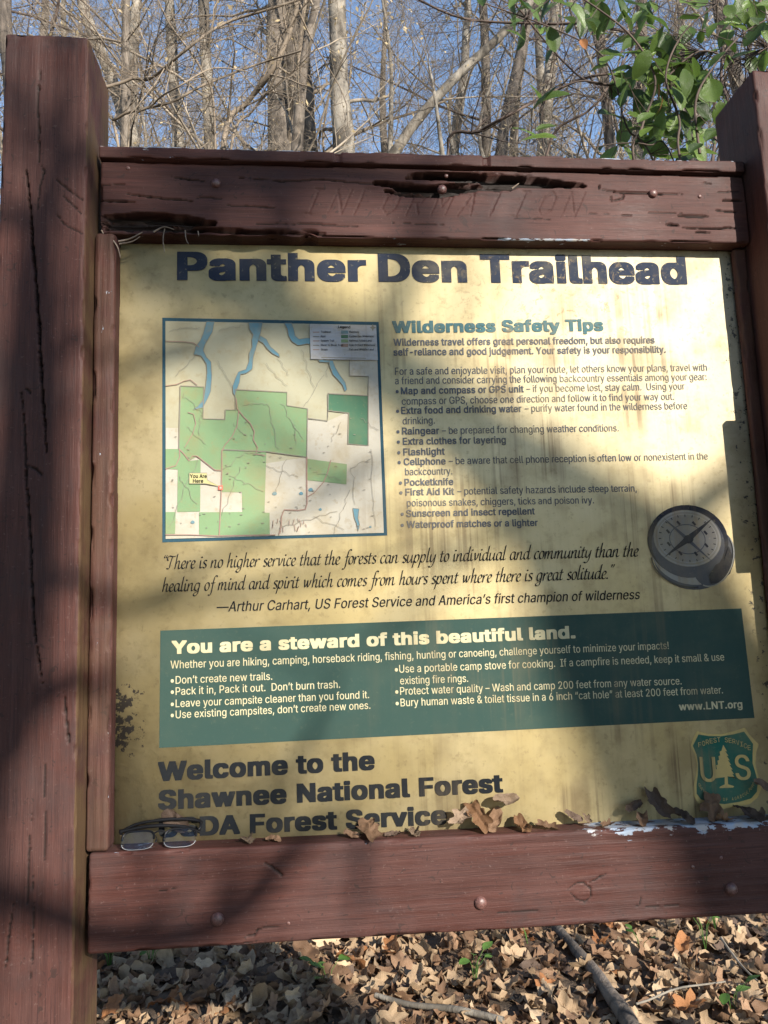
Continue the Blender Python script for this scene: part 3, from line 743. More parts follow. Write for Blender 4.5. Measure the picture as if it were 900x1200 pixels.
mp.poly(M([(46, 535), (96, 535), (135, 580), (178, 575), (176, 770), (90, 772), (92, 612), (46, 610)]), MAP_GREEN, 4.4)
mp.poly(M([(335, 772), (437, 775), (438, 856), (172, 862), (172, 773)]), MAP_GREEN, 4.4)
mp.poly(M([(46, 772), (84, 772), (82, 854), (46, 855)]), MAP_GREEN, 4.4)
mp.poly(M([(580, 572), (728, 592), (726, 668), (579, 652)]), MAP_GREEN, 4.4)
LAKES = []
# lakes
LAKES.append([(200, 56), (230, 57), (222, 95), (203, 128), (195, 140), (188, 165), (200, 190), (217, 208), (220, 260), (216, 318), (205, 345), (186, 380), (150, 388), (170, 372), (190, 345), (198, 290), (202, 245), (200, 215), (180, 185), (152, 180), (160, 150), (178, 125), (190, 95)]); mp.poly(M(LAKES[-1]), MAP_WATER, 5)
LAKES.append([(358, 60), (410, 60), (404, 95), (398, 120), (388, 150), (376, 190), (372, 235), (350, 250), (328, 255), (324, 285), (306, 335), (300, 325), (298, 300), (312, 262), (320, 245), (348, 236), (360, 205), (360, 175), (372, 150), (370, 125), (376, 105), (362, 85)]); mp.poly(M(LAKES[-1]), MAP_WATER, 5)
LAKES.append([(400, 108), (425, 122), (440, 150), (472, 178), (476, 190), (448, 176), (428, 158), (412, 136), (396, 128)]); mp.poly(M(LAKES[-1]), MAP_WATER, 5.4)
LAKES.append([(492, 62), (520, 62), (528, 85), (534, 110), (548, 122), (575, 118), (600, 118), (600, 142), (575, 140), (545, 146), (520, 130), (508, 108), (505, 85)]); mp.poly(M(LAKES[-1]), MAP_WATER, 5)
LAKES.append([(620, 200), (675, 202), (684, 228), (700, 255), (722, 285), (728, 312), (720, 318), (712, 295), (690, 270), (675, 255), (665, 228), (658, 210), (625, 208)]); mp.poly(M(LAKES[-1]), MAP_WATER, 5)
LAKES.append([(750, 758), (774, 760), (770, 795), (776, 820), (770, 845), (764, 815), (756, 795)]); mp.poly(M(LAKES[-1]), MAP_WATER, 5)
for x, y, s in ((148, 810, 8), (456, 702, 9), (556, 702, 8), (592, 688, 9), (628, 762, 6), (816, 828, 5)):
    mp.poly(M([(x+s*(1+.25*math.sin(3*a))*math.cos(a), y+s*.8*math.sin(a)) for a in [i*math.pi/4 for i in range(8)]]), MAP_WATER, 5)
for lk in LAKES: mp.line(M(lk+[lk[0]]), .55, MAP_LINE, 5.7)
# wilderness outline, roads, trails, streams
mp.line(M([(102, 298), (190, 302), (187, 422), (270, 424), (271, 388), (310, 388), (308, 312), (503, 322), (502, 372), (580, 384), (577, 566), (425, 545), (260, 538)]), 1.2, MAP_LINE, 6)
mp.line(M([(96, 535), (102, 298)]), 1.2, MAP_LINE, 6)
mp.line(M([(657, 327), (808, 335), (808, 522), (732, 516), (735, 400), (657, 391), (657, 327)]), 1.3, MAP_LINE, 6)
mp.line(M([(657, 391), (655, 430), (582, 420)]), 1.0, MAP_LINE, 6); mp.line(M([(738, 200), (738, 260), (809, 262), (808, 335)]), .9, MAP_LINE, 6.2)
mp.line(M([(46, 130), (110, 132), (150, 136), (172, 152)]), .9, MAP_ROAD, 6); mp.line(M([(46, 298), (90, 292), (115, 280), (140, 275), (165, 295)]), .9, MAP_ROAD, 6)
mp.line(M([(96, 535), (112, 550), (135, 580), (148, 562), (165, 562), (200, 590), (232, 615), (258, 616)]), 1.2, MAP_ROAD, 6.4)
mp.line(M([(258, 538), (258, 616), (256, 700), (252, 780), (248, 860)]), 1.1, MAP_ROAD, 6.6); mp.line(M([(46, 610), (85, 598), (100, 565), (98, 535)]), 1.0, MAP_ROAD, 6.2)
mp.line(M([(577, 566), (578, 740), (572, 762), (545, 766), (492, 764), (482, 790), (480, 830), (472, 858)]), 1.3, MAP_ROAD, 6.4)
mp.line(M([(668, 576), (655, 625), (640, 660), (605, 700), (580, 715)]), 1.0, MAP_ROAD, 6); mp.line(M([(46, 858), (140, 858), (240, 862), (460, 858)]), .9, MAP_ROAD, 6.8)
mp.line(M([(312, 345), (316, 385), (340, 415), (365, 440), (380, 470), (376, 500), (392, 530), (385, 555), (420, 560)]), 1.0, MAP_ROAD, 6.8)
mp.line(M([(322, 390), (315, 450), (296, 490), (270, 520), (258, 545)]), .9, MAP_ROAD, 7); mp.line(M([(130, 398), (152, 405), (160, 440), (148, 480), (118, 530)]), .8, MAP_ROAD, 7)
def rnd_line(a, b, n, amp, seed):
    rr = random.Random(seed); return [(a[0]+(b[0]-a[0])*i/n+rr.uniform(-amp, amp), a[1]+(b[1]-a[1])*i/n+rr.uniform(-amp, amp)) for i in range(n+1)]
for i, (a, b) in enumerate([((170, 480), (178, 400)), ((430, 360), (468, 540)), ((530, 440), (535, 520)), ((345, 370), (425, 365)), ((260, 620), (345, 545)), ((346, 545), (420, 560)), ((500, 570), (460, 700)), ((820, 540), (835, 830)), ((745, 600), (760, 740)), ((740, 690), (680, 850)), ((480, 830), (690, 770)), ((60, 830), (165, 575)), ((85, 260), (170, 175)), ((330, 600), (262, 780)), ((470, 190), (510, 260)), ((700, 440), (665, 510)), ((745, 610), (815, 570)), ((60, 90), (180, 75)), ((250, 90), (340, 70)), ((240, 200), (300, 300)), ((420, 210), (500, 300)), ((560, 160), (600, 300)), ((110, 330), (180, 400)), ((120, 450), (200, 520)), ((350, 480), (300, 440)), ((480, 360), (560, 500)), ((640, 260), (560, 380)), ((600, 620), (700, 650)), ((290, 640), (420, 690)), ((600, 790), (720, 840)), ((100, 640), (160, 740)), ((430, 600), (540, 640)), ((690, 100), (650, 260)), ((780, 420), (850, 470))]):
    mp.line(M(rnd_line(a, b, 9, 6, i)), .4, MAP_LINE, 7.2)
rr = random.Random(5)
for i in range(16):
    x = 450+rr.random()*130; y = 795+rr.random()*35; mp.line(M([(x, y), (x+rr.uniform(-6, 6), y+10+rr.random()*14)]), .6, MAP_ROAD, 7.4)
for i in range(70):
    x = 60+rr.random()*760; y = 420+rr.random()*430; mp.line(M([(x, y), (x+5+rr.random()*6, y+rr.uniform(-2, 2))]), .7, MAP_LINE, 7.4)
# legend
mp.poly(M([(588, 66), (838, 72), (844, 202), (592, 198)]), MAP_WHITE, 7.6)
for i in range(5):
    y = 97+i*16.5
    mp.line(M([(600, y), (624, y)]), 1.0, (MAP_ROAD, MAP_LINE)[i % 2], 8)
    if i < 4: mp.poly(M([(706, y-6), (732, y-6), (732, y+6), (706, y+6)]), (MAP_WATER, MAP_DKGREEN, MAP_GREEN, MAP_ROAD)[i], 8)
mp.line(M([(632, 192), (800, 195)]), .8, MAP_LINE, 8)
mp.poly(M([(825, 66), (829, 76), (838, 80), (829, 84), (825, 94), (821, 84), (813, 80), (821, 76)]), MAP_LINE, 8)
# you are here
mp.poly(M([(136, 626), (202, 626), (203, 652), (250, 676), (196, 666), (136, 666)]), MAP_YELLOW, 8)
mp.line(M([(136, 626), (202, 626), (203, 652), (246, 676), (196, 666), (136, 666), (136, 626)]), .6, MAP_LINE, 8.4)
mp.poly(M([(245, 673), (262, 673), (262, 690), (245, 690)]), MAP_RED, 8.2); mp.poly(M([(250, 678), (257, 678), (257, 685), (250, 685)]), MAP_PALE, 8.6)
mp.done()
m2 = lambda x, y: (180+x/3.2143, 360+y/3.2143)
letter('map_lettering', 'Legend', m2(695, 82), m2(740, 83), 3.0, INK_DARK, .02, k=9)
letter('map_lettering', 'You Are', m2(139, 645), m2(201, 645), 4.4, INK_DARK, .02, k=9); letter('map_lettering', 'Here', m2(150, 663), m2(188, 663), 4.4, INK_DARK, .02, k=9)
for i, (a, b) in enumerate((('Trailhead', 'Waterbody'), ('Road', 'Panther Den Wilderness'), ('System Trail', 'National Forest Land'), ('River to River Trail', 'Crab Orchard Wilderness'), ('Stream', 'Fish and Wildlife Land'))):
    y = 100+i*16.5
    letter('map_lettering', a, m2(630, y), m2(630+4.2*len(a), y), 2.3, INK_DARK, .01, k=9); letter('map_lettering', b, m2(736, y), m2(736+4.2*len(b), y), 2.3, INK_DARK, .01, k=9)

# ---- printed compass
cp = Print('compass_picture')
def ell(cx, cy, rx, ry, rot=0, n=36, a0=0, a1=360):
    c, s = math.cos(R(rot)), math.sin(R(rot)); out = []
    for i in range(n+(0 if a1-a0 >= 360 else 1)):
        a = R(a0+(a1-a0)*i/n); x, y = rx*math.cos(a), ry*math.sin(a); out.append((cx+x*c-y*s, cy+x*s+y*c))
    return out
cp.poly(ell(812, 650, 47, 41, 10), CMP_MID, 1)
cp.poly(ell(811, 645, 49, 40, 12), CMP_PALE, 1.5)
cp.poly(ell(836, 655, 24, 33, 18), CMP_MID, 1.8)
cp.poly(ell(806, 634, 47.5, 42, 12), CMP_DARK, 2)
cp.poly(ell(806, 638, 43, 39, 12), CMP_MID, 2.5)
cp.poly(ell(805, 631, 40, 33, 12), CMP_DIAL, 3); cp.line(ell(805, 631, 38.5, 31.5, 12), 1.4, CMP_PALE, 3.2, True)
cp.line(ell(805, 631, 35, 28, 12), 1.2, CMP_PALE, 3.5, True)
cp.line(ell(805, 632, 21, 17, 12), 1.0, CMP_MID, 3.5, True)
for i in range(24):
    a = i*15; e0 = ell(805, 631, 31, 25, 12, 1, a, a+.1)[0]; e1 = ell(805, 631, 34, 27.5, 12, 1, a, a+.1)[0]; cp.line([e0, e1], 1.0, CMP_DARK, 3.8)
for i in range(8):
    a = i*45+10; e0 = ell(805, 631, 24, 19, 12, 1, a, a+.1)[0]; cp.line([(e0[0]-2, e0[1]-2), (e0[0]+1.5, e0[1]+2)], 2.6, CMP_DARK, 3.8)
cp.poly([(777, 607), (806, 630), (835, 659), (804, 634)], CMP_MID, 4.2)
cp.poly([(836, 606), (809, 634), (778, 653), (803, 629)], CMP_DARK, 4.6)
cp.poly(ell(806, 632, 6, 5, 0, 12), CMP_DARK, 5)
cp.poly([(853, 640), (859, 655), (855, 672), (842, 683), (832, 684), (830, 674), (838, 662), (848, 656)], CMP_DARK, 5)
cp.line(ell(835, 655, 23, 33, 18, 20, -60, 95), 1.4, CMP_PALE, 5.4)
cp.line(ell(808, 652, 46, 36, 10, 20, 70, 165), 1.6, CMP_DARK, 5.4)
cp.done()

# ---- printed shield
sh = Print('shield_emblem')
def S(pts): return [(800+x/9.0, 850+y/9.0) for x, y in pts]
out = [(150, 60), (270, 88), (400, 92), (540, 60), (655, 22), (700, 90), (760, 160), (800, 200), (770, 300), (765, 420), (800, 540), (830, 660), (790, 760), (700, 830), (560, 860), (420, 880), (280, 860), (160, 820), (110, 740), (110, 640), (140, 520), (145, 400), (120, 300), (80, 210), (110, 130)]
inn = [(165, 95), (270, 112), (400, 115), (540, 92), (645, 65), (690, 125), (740, 195), (735, 300), (735, 400), (765, 500), (790, 600), (780, 700), (720, 770), (600, 805), (440, 830), (300, 815), (190, 780), (145, 720), (145, 620), (158, 520), (160, 400), (145, 310), (105, 215)]
sh.poly(S(out), SHIELD_GOLD, 1); sh.poly(S(inn), SHIELD_GREEN, 1.6)
tree = [(425, 205)]
for i in range(7):
    y = 260+i*48; w = 25+i*15; tree += [(425+w+14, y+14), (425+w-6, y+10)]
tree += [(545, 545), (470, 535), (475, 620), (540, 640), (530, 655), (385, 660), (390, 645), (440, 622), (440, 545), (360, 555)]
left = []
for i in range(7):
    y = 260+i*48; w = 25+i*12; left += [(425-w+6, y+8), (425-w-14, y+16)]
tree += left[::-1]
sh.poly(S(tree), SHIELD_GOLD, 2.2)
sh.done()
letter('shield_lettering', 'U', S([(195, 590)])[0], S([(350, 590)])[0], 29, SHIELD_GOLD, .012, k=4.6, res=4); letter('shield_lettering', 'S', S([(560, 572)])[0], S([(712, 568)])[0], 29, SHIELD_GOLD, .012, k=4.6, res=4)
FS = 'FOREST SERVICE'
for i, ch in enumerate(FS):
    if ch == ' ': continue
    t = i/(len(FS)-1); x = 175+t*520; y = 265-100*math.sin(math.pi*(.12+.80*t))+18*t
    p = S([(x-15, y)])[0]; q = S([(x+17, y)])[0]; letter('shield_lettering', ch, p, q, 5.6, SHIELD_GOLD, .0, k=4.6)
DA = 'DEPARTMENT OF AGRICULTURE'
for i, ch in enumerate(DA):
    if ch == ' ': continue
    t = i/(len(DA)-1); a = R(198+t*(-198+(-16)+360-360)) if False else R(200+t*142)
    x = 455+300*math.cos(a); y = 560-235*math.sin(a)
    p = S([(x-9, y)])[0]; q = S([(x+9, y)])[0]; letter('shield_lettering', ch, p, q, 3.6, SHIELD_GOLD, .0, k=4.6)

# ================================================================== splinters hanging at the rotten corner
class Tubes:
    def __init__(s): s.V = []; s.F = []; s.n = 0
    def add(s, pts, radii, sides=5, cap=True):
        P = np.asarray(pts, float); m = len(P)
        T = np.gradient(P, axis=0); T /= np.maximum(np.linalg.norm(T, axis=1), 1e-9)[:, None]
        ref = np.array([0, 0, 1.]) if abs(T[:, 2]).mean() < .8 else np.array([1., 0, 0])
        A = np.cross(T, ref); A /= np.maximum(np.linalg.norm(A, axis=1), 1e-9)[:, None]; B = np.cross(T, A)
        th = np.arange(sides)*2*np.pi/sides
        ring = P[:, None, :]+np.asarray(radii, float)[:, None, None]*(np.cos(th)[None, :, None]*A[:, None, :]+np.sin(th)[None, :, None]*B[:, None, :])
        s.V.append(ring.reshape(-1, 3))
        i = np.arange(m-1)[:, None]*sides; j = np.arange(sides)[None, :]; j2 = (j+1) % sides
        s.F.append(np.stack([i+j, i+j2, i+sides+j2, i+sides+j], -1).reshape(-1, 4)+s.n); s.n += m*sides
    def mesh(s, name): return mesh_np(name, np.concatenate(s.V), np.concatenate(s.F), smooth=True)
def spline(pts, n=5):
    P = [np.array(p, float) for p in pts]; out = []
    for i in range(len(P)-1):
        a = P[max(0, i-1)]; b = P[i]; c = P[i+1]; d = P[min(len(P)-1, i+2)]
        for j in range(n):
            t = j/n; out.append(.5*((2*b)+(c-a)*t+(2*a-5*b+4*c-d)*t*t+(3*b-a-3*c+d)*t**3))
    out.append(P[-1]); return np.array(out)
SPL = plain('bare_splinter', (.22, .17, .13), .9, .4, 0, 60)
for pts, w in (([(139, 283), (152, 280), (167, 272)], .0022), ([(140, 286), (155, 283), (164, 277)], .0016), ([(193, 268), (191, 282), (193, 296)], .0013), ([(217, 270), (218, 280), (221, 286)], .0012), ([(180, 272), (192, 266), (204, 269)], .0016), ([(122, 279), (131, 281), (138, 290), (141, 302)], .0020), ([(232, 271), (233, 277)], .0014), ([(119, 270), (124, 280)], .0016), ([(600, 221), (608, 215)], .0020)):
    tb = Tubes(); P = spline([on_y(a, b, -.004-.002*i) for i, (a, b) in enumerate(pts)], 4); tb.add(P, np.linspace(w, w*.4, len(P)), 5); link('splinter', tb.mesh('splinter'), BOARD, SPL)

# ================================================================== TREES
def jit(v, a): 
    v = v+RNG.normal(0, a, 3); return v/np.linalg.norm(v)
def limb(T, start, d, length, r0, lev, maxlev, ends, kids=(7, 6, 5, 3), up=.10, wob=.17, sides=(7, 5, 4, 3, 3)):
    n = 8 if lev < 2 else (5 if lev == 2 else 4)
    P = [start]; D = [d]
    for i in range(n):
        d = jit(d+np.array([0, 0, up/n*2]), wob if lev else wob*.8); P.append(P[-1]+d*length/n*RNG.uniform(.7, 1.3)); D.append(d)
    P = np.array(P); rad = np.linspace(r0, r0*.25, n+1)*RNG.uniform(.9, 1.1, n+1)
    T.add(P, rad, sides[min(lev, 4)])
    if lev >= maxlev: ends.append((P[-1], d)); ends.append((P[len(P)//2], d)); return
    kn = kids[min(lev, 3)]
    for k in range(kn):
        t = .15+.85*(k+RNG.random())/kn; t = min(t, .999); i = int(t*n); f = t*n-i
        p = P[i]*(1-f)+P[i+1]*f; dd = D[min(i+1, n)]
        side = np.cross(dd, RNG.normal(0, 1, 3)); side /= np.linalg.norm(side)+1e-9
        a = R(RNG.uniform(25, 65)); nd = dd*math.cos(a)+side*math.sin(a)
        limb(T, p, nd/np.linalg.norm(nd), length*RNG.uniform(.36, .66)*(1-.3*t), max(r0*(1-.7*t)*.5, .0022), lev+1, maxlev, ends, kids, up, wob, sides)
def tree_mesh(path, radii, kids=(6, 6, 5, 3), nl=13, first=.28, maxlev=3, length=3.4, ang=(35, 70), sides=14, bump=.06):
    """path: trunk polyline in metres; returns trunk mesh, crown mesh, twig ends"""
    P = spline(path, 6); rad = np.interp(np.linspace(0, 1, len(P)), np.linspace(0, 1, len(radii)), radii)
    P[:, 0] += .25*rad*vnoise(np.stack([P[:, 2]*1.1, P[:, 2]*0, P[:, 2]*0+P[0, 0]], 1)); rad = rad*(1+bump*vnoise(np.stack([P[:, 2]*2.3, P[:, 2]*0+4, P[:, 2]*0+P[0, 0]], 1)))
    T = Tubes(); T.add(P, rad, sides); tm = T.mesh('trunk')
    co = np.empty(len(tm.vertices)*3, dtype=np.float32); tm.vertices.foreach_get('co', co); co = co.reshape(-1, 3)
    c = np.repeat(P, sides, axis=0); nrm = co-c; nz = vnoise(np.stack([co[:, 0]*9+co[:, 1]*5, co[:, 1]*9, co[:, 2]*1.3], 1)); co = c+nrm*(1+.10*nz)[:, None]
    tm.vertices.foreach_set('co', co.astype(np.float32).ravel()); tm.update()
    C = Tubes(); ends = []
    for k in range(nl):
        t = first+(1-first)*(k+RNG.random())/nl; t = min(t, .995); i = int(t*(len(P)-1)); p = P[i]
        td = P[min(i+1, len(P)-1)]-P[max(i-1, 0)]; td /= np.linalg.norm(td)
        az = RNG.uniform(0, 2*math.pi); a = R(RNG.uniform(*ang)); h = np.array([math.cos(az), math.sin(az), 0])
        d = td*math.cos(a)+h*math.sin(a); d /= np.linalg.norm(d)
        limb(C, p, d, length*RNG.uniform(.6, 1.15)*(1.15-.75*(t-first)/(1-first)), rad[i]*RNG.uniform(.18, .30), 1 if maxlev == 4 else 0, maxlev, ends, kids)
    limb(C, P[-1], P[-1]-P[-2] if True else None, length*.7, rad[-1]*.9, 1, maxlev, ends, kids)
    return tm, C.mesh('crown'), ends
def leaf_specks(ends, n, size):
    V, F = [], []
    if not ends: return None
    for k in range(n):
        p, d = ends[RNG.integers(len(ends))]; p = p+RNG.normal(0, .05, 3)
        a = jit(RNG.normal(0, 1, 3), .1); b = np.cross(a, RNG.normal(0, 1, 3)); b /= np.linalg.norm(b)+1e-9; s = size*RNG.uniform(.6, 1.3); i = len(V)
        V += [p-a*s, p+b*s*.5+a*s*.1, p+a*s, p-b*s*.5+a*s*.1]; F.append((i, i+1, i+2, i+3))
    return mesh_np('foliage', np.array(V), np.array(F))
def place_tree(name, loc, meshes, mats, label, group=None, rot=0.0, scale=1.0, fol=None):
    t = thing(name, loc, label, 'tree', group); t.rotation_euler = (0, 0, rot); t.scale = (scale,)*3
    for nm, me, m in zip(('trunk', 'crown'), meshes, mats):
        o = bpy.data.objects.new(nm, me); COL.objects.link(o); o.parent = t
        if not me.materials: me.materials.append(m)
    if fol is not None:
        o = bpy.data.objects.new('foliage', fol); COL.objects.link(o); o.parent = t; o['kind'] = 'stuff'
        if not fol.materials: fol.materials.append(LF_FAR)
    return t
# the trunks one can pick out above the rail: (pixel at the rail, pixel at the top edge, distance, radius in pixels, materials, label)
SPEC = [
 ((331, 182), (326, 0), 8.0, 14, BARK_GREY, TWIG, 'thick grey bare tree with shaded rough bark, left of a close double trunk'),
 ((357, 182), (346, -10), 8.25, 17, BARK_GREY, TWIG, 'thick grey-brown bare tree leaning on its rough-barked twin trunk'),
 ((402, 182), (397, 0), 7.4, 12.5, BARK_PALE, TWIG_PALE, 'pale smooth-barked tree with dark scars beside the double trunk'),
 ((249, 178), (238, 0), 9.0, 7.5, BARK_PALE, TWIG_PALE, 'slim pale tree behind an arching thin stem'),
 ((588, 186), (618, 10), 9.5, 7.0, BARK_DARK, TWIG_DARK, 'slim dark brown straight tree leaning slightly to the green vine'),
 ((636, 188), (652, 0), 11.0, 7.5, BARK_PALE, TWIG_PALE, 'slim sunlit tree next to the dark brown leaning one'),
 ((458, 182), (604, 22), 7.0, 6.0, BARK_PALE, TWIG_PALE, 'thin pale sapling leaning far over towards the green vine'),
 ((531, 184), (546, 60), 12.0, 6.0, BARK_PALE, TWIG_PALE, 'crooked pale thin tree with a kinked stem'),
 ((150, 160), (92, -20), 12.0, 7.0, BARK_PALE, TWIG_PALE, 'pale tree holding tan leaves beyond the flat-topped post'),
 ((716, 188), (700, 0), 12.5, 6.5, BARK_GREY, TWIG, 'grey slim tree half hidden behind the green vine'),
 ((14, 120), (8, -20), 7.0, 9.0, BARK_DARK, TWIG_DARK, 'dark tree beyond the outer edge of the flat-topped post'),
]
for i, (a, b, D, rp, bm, tm_, lab) in enumerate(SPEC):
    A = on_y(*a, D); B = on_y(*b, D); up = (B-A)/(B[2]-A[2])
    lean = abs(up[0]) > .35
    base = np.array([A[0]-up[0]*min(A[2], 3.0), D, 0.0]); top = B+up*(2.5 if lean else 7.5)
    if not lean: top = B+np.array([up[0]*.5, RNG.uniform(-.4, .4), 1])*7.0
    dep = float(np.dot(A-CAM, CF)); r = rp/FPX*dep
    path = [base, base*.45+A*.55+np.array([RNG.uniform(-.1, .1), 0, 0]), A, B, (B+top)/2+RNG.normal(0, .12, 3), top]
    path = [p-base*np.array([1, 1, 0]) for p in path]
    m1, m2_, ends = tree_mesh(path, [r*1.35, r*1.12, r, r*.86, r*.5, r*.14], nl=11 if i < 8 else 14, first=.34, length=2.6 if lean else 3.1, maxlev=3, kids=(6, 6, 5, 3))
    fol = leaf_specks(ends, 900 if i == 8 else 140, .035) if i in (8, 3, 9) else None
    place_tree('bare_tree', (base[0], base[1], -.03), (m1, m2_), (bm, tm_), lab, 'bare trees behind the board', fol=fol)
# woods farther back: a few kinds, copied
KINDS = []
for k in range(6):
    H = RNG.uniform(15, 20); path = [(0, 0, 0)]
    for z in (.2, .45, .7, .88, 1): path.append((RNG.normal(0, .35)*z, RNG.normal(0, .35)*z, H*z))
    r = RNG.uniform(.11, .2)
    m1, m2_, ends = tree_mesh(path, [r*1.3, r, r*.85, r*.6, r*.35, r*.1], nl=20, first=.3, length=4.2, maxlev=3, kids=(7, 6, 5, 3), sides=10)
    KINDS.append((m1, m2_, leaf_specks(ends, 1300 if k in (1, 4) else 200, .04)))
FARLAB = 'slender bare forest tree with a haze of sunlit twigs, deep in the woods'
spots = []
while len(spots) < 64:
    y = 10.5+23*RNG.random()**1.15; x = .3+.10*y+RNG.uniform(-1, 1)*(.62*y+2)
    if all((x-a)**2+(y-b)**2 > 1.2 for a, b in spots): spots.append((x, y))
for i, (x, y) in enumerate(spots):
    m1, m2_, fol = KINDS[i % 6]
    pal = i % 3
    place_tree('forest_tree', (x, y, -.05), (m1, m2_), ((BARK_GREY, BARK_GREY, BARK_PALE)[i % 3], (TWIG, TWIG_PALE, TWIG)[i % 3]), FARLAB, 'forest trees far behind the board', rot=RNG.uniform(0, 6.28), scale=RNG.uniform(.85, 1.15), fol=fol)

# thin saplings close behind the board, all fine twigs
spots3 = []
while len(spots3) < 20:
    y = 5.2+5.5*RNG.random(); x = .3+.10*y+RNG.uniform(-1, 1)*(.60*y+.8)
    if all((x-a)**2+(y-b)**2 > .7 for a, b in spots3): spots3.append((x, y))
for i, (x, y) in enumerate(spots3):
    m1, m2_, fol = KINDS[(i*5+2) % 6]
    place_tree('bare_sapling', (x, y, -.05), (m1, m2_), (BARK_GREY, TWIG), 'thin bare sapling of fine twigs between the larger trunks', 'saplings behind the board', rot=RNG.uniform(0, 6.28), scale=RNG.uniform(.42, .58), fol=fol)

# the same woods go on in front of the board, round the path
spots2 = []
while len(spots2) < 90:
    a = RNG.uniform(0, 2*math.pi); r_ = 5+24*RNG.random(); x, y = .5+r_*math.cos(a), -1+r_*math.sin(a)
    if y > 3 or (y > -3 and abs(x) < 4): continue
    sx, sy = math.sin(SUN_AZ), -math.cos(SUN_AZ); off = abs((x-1.6)*sy-(y)*sx); along = (x-1.6)*sx+y*sy
    if along > 0 and off < 4.2: continue
    if all((x-a_)**2+(y-b_)**2 > 1.6 for a_, b_ in spots2): spots2.append((x, y))
for i, (x, y) in enumerate(spots2):
    m1, m2_, fol = KINDS[(i*5+1) % 6]
    place_tree('forest_tree', (x, y, -.05), (m1, m2_), (BARK_GREY, TWIG), 'bare forest tree standing out in front of the board, beside the path', 'forest trees in front of the board', rot=RNG.uniform(0, 6.28), scale=RNG.uniform(.8, 1.1), fol=fol)

# understory trees close behind the board: arching dark branches
def understory(name, base, stems, mat, label, twigs=6, D=3.0):
    t = thing(name, (base[0], base[1], 0), label, 'tree', None)
    T = Tubes(); hub = np.array([base[0], base[1], 1.35]); T.add(spline([(base[0], base[1], -.05), (base[0]+.04, base[1], .6), hub], 4), np.linspace(.05, .04, 9), 9)
    link('trunk', T.mesh('trunk'), t, mat)
    for pts, w0, w1, Y in stems:
        P3 = [on_y(a, b, Y+.15*math.sin(a*.05)) for a, b in pts]
        low = P3[0]
        if low[2] < 3.2 or True:
            P3 = [hub, hub*.5+low*.5+np.array([0, 0, -.1])]+P3 if pts[0][1] > 120 else P3
        P = spline(P3, 5); dep = float(np.dot(P[-1]-CAM, CF)); T = Tubes(); rad = np.linspace(w0*.36/FPX*dep, w1*.33/FPX*dep, len(P)); T.add(P, rad, 6)
        ends = []
        for k in range(twigs):
            i = int(RNG.uniform(.35, .98)*(len(P)-1)); d = P[min(i+1, len(P)-1)]-P[i-1]; d /= np.linalg.norm(d)
            d2 = jit(d+RNG.normal(0, .6, 3), .1); limb(T, P[i], d2, RNG.uniform(.35, .9), max(rad[i]*.45, .0022), 2, 4, ends, kids=(3, 3, 3, 2), up=.05, wob=.16)
        link('branch', T.mesh('branch'), t, mat)
    return t
understory('understory_tree', (-.3, 3.6), [
  ([(262, 168), (290, 120), (322, 78), (345, 20), (352, -30)], 11, 8, 4.0), ([(270, 178), (296, 130), (318, 100), (333, 60)], 6, 3, 3.8),
  ([(252, 150), (235, 80), (200, 30), (176, -20)], 5, 3, 3.3), ([(140, 178), (138, 138), (200, 120), (238, 100), (300, 76), (352, 60)], 6, 3, 3.4),
  ([(60, 160), (145, 96), (176, 92), (222, 55), (262, 28), (318, 10), (380, -10)], 6, 4, 3.2), ([(150, 176), (180, 122), (212, 100), (250, 80), (290, 84)], 4, 2, 3.0)],
  TWIG, 'thin-stemmed understory tree arching its grey-brown branches over the top rail', 15)
understory('understory_tree', (1.9, 3.0), [
  ([(525, 184), (562, 154), (602, 132), (655, 104), (700, 88), (760, 84), (830, 60)], 6, 4, 3.0), ([(770, 150), (735, 106), (690, 96), (662, 74), (632, 40), (600, 0)], 5, 3, 2.8),
  ([(840, 150), (790, 60), (700, 30), (640, 28), (545, 22), (480, -6)], 6, 4, 2.9), ([(880, 140), (876, 70), (894, -10)], 10, 8, 1.6), ([(846, 170), (845, 90), (852, -10)], 6, 5, 1.8), ([(640, 184), (700, 120), (760, 20), (770, -20)], 5, 3, 3.1)],
  TWIG_DARK, 'dark-stemmed understory tree tangled behind the green vine', 13)

# ================================================================== the green vine at the right end of the top rail
def oval_leaf(name, L, w, fold, curl, seed):
    rr = random.Random(seed); V, F = [], []; n = 7
    for i in range(n+1):
        t = i/n; ww = w*math.sin(math.pi*min(1, t*.97+.02))**.75*(1-.25*t); z = -curl*L*t*t
        for sgn in (-1, -.5, 0, .5, 1): V.append((sgn*ww, t*L, z+fold*abs(sgn)*ww+rr.uniform(-.02, .02)*L*abs(sgn)))
    for i in range(n):
        for j in range(4): a = i*5+j; F.append((a, a+1, a+6, a+5))
    return mesh_np(name, V, F, smooth=True)
VINE_LEAVES = [oval_leaf('leaf', 1.0, w, f, c, i) for i, (w, f, c) in enumerate(((0.34, .35, .15), (0.37, .2, .3), (0.32, .5, .05), (0.39, .3, -.12), (0.35, .15, .22)))]
for m in VINE_LEAVES: m.materials.append(LF_GREEN)
VINE = thing('vine', (1.9, .5, 0), 'glossy green leafy vine climbing over the top rail at the shaded post', 'vine')
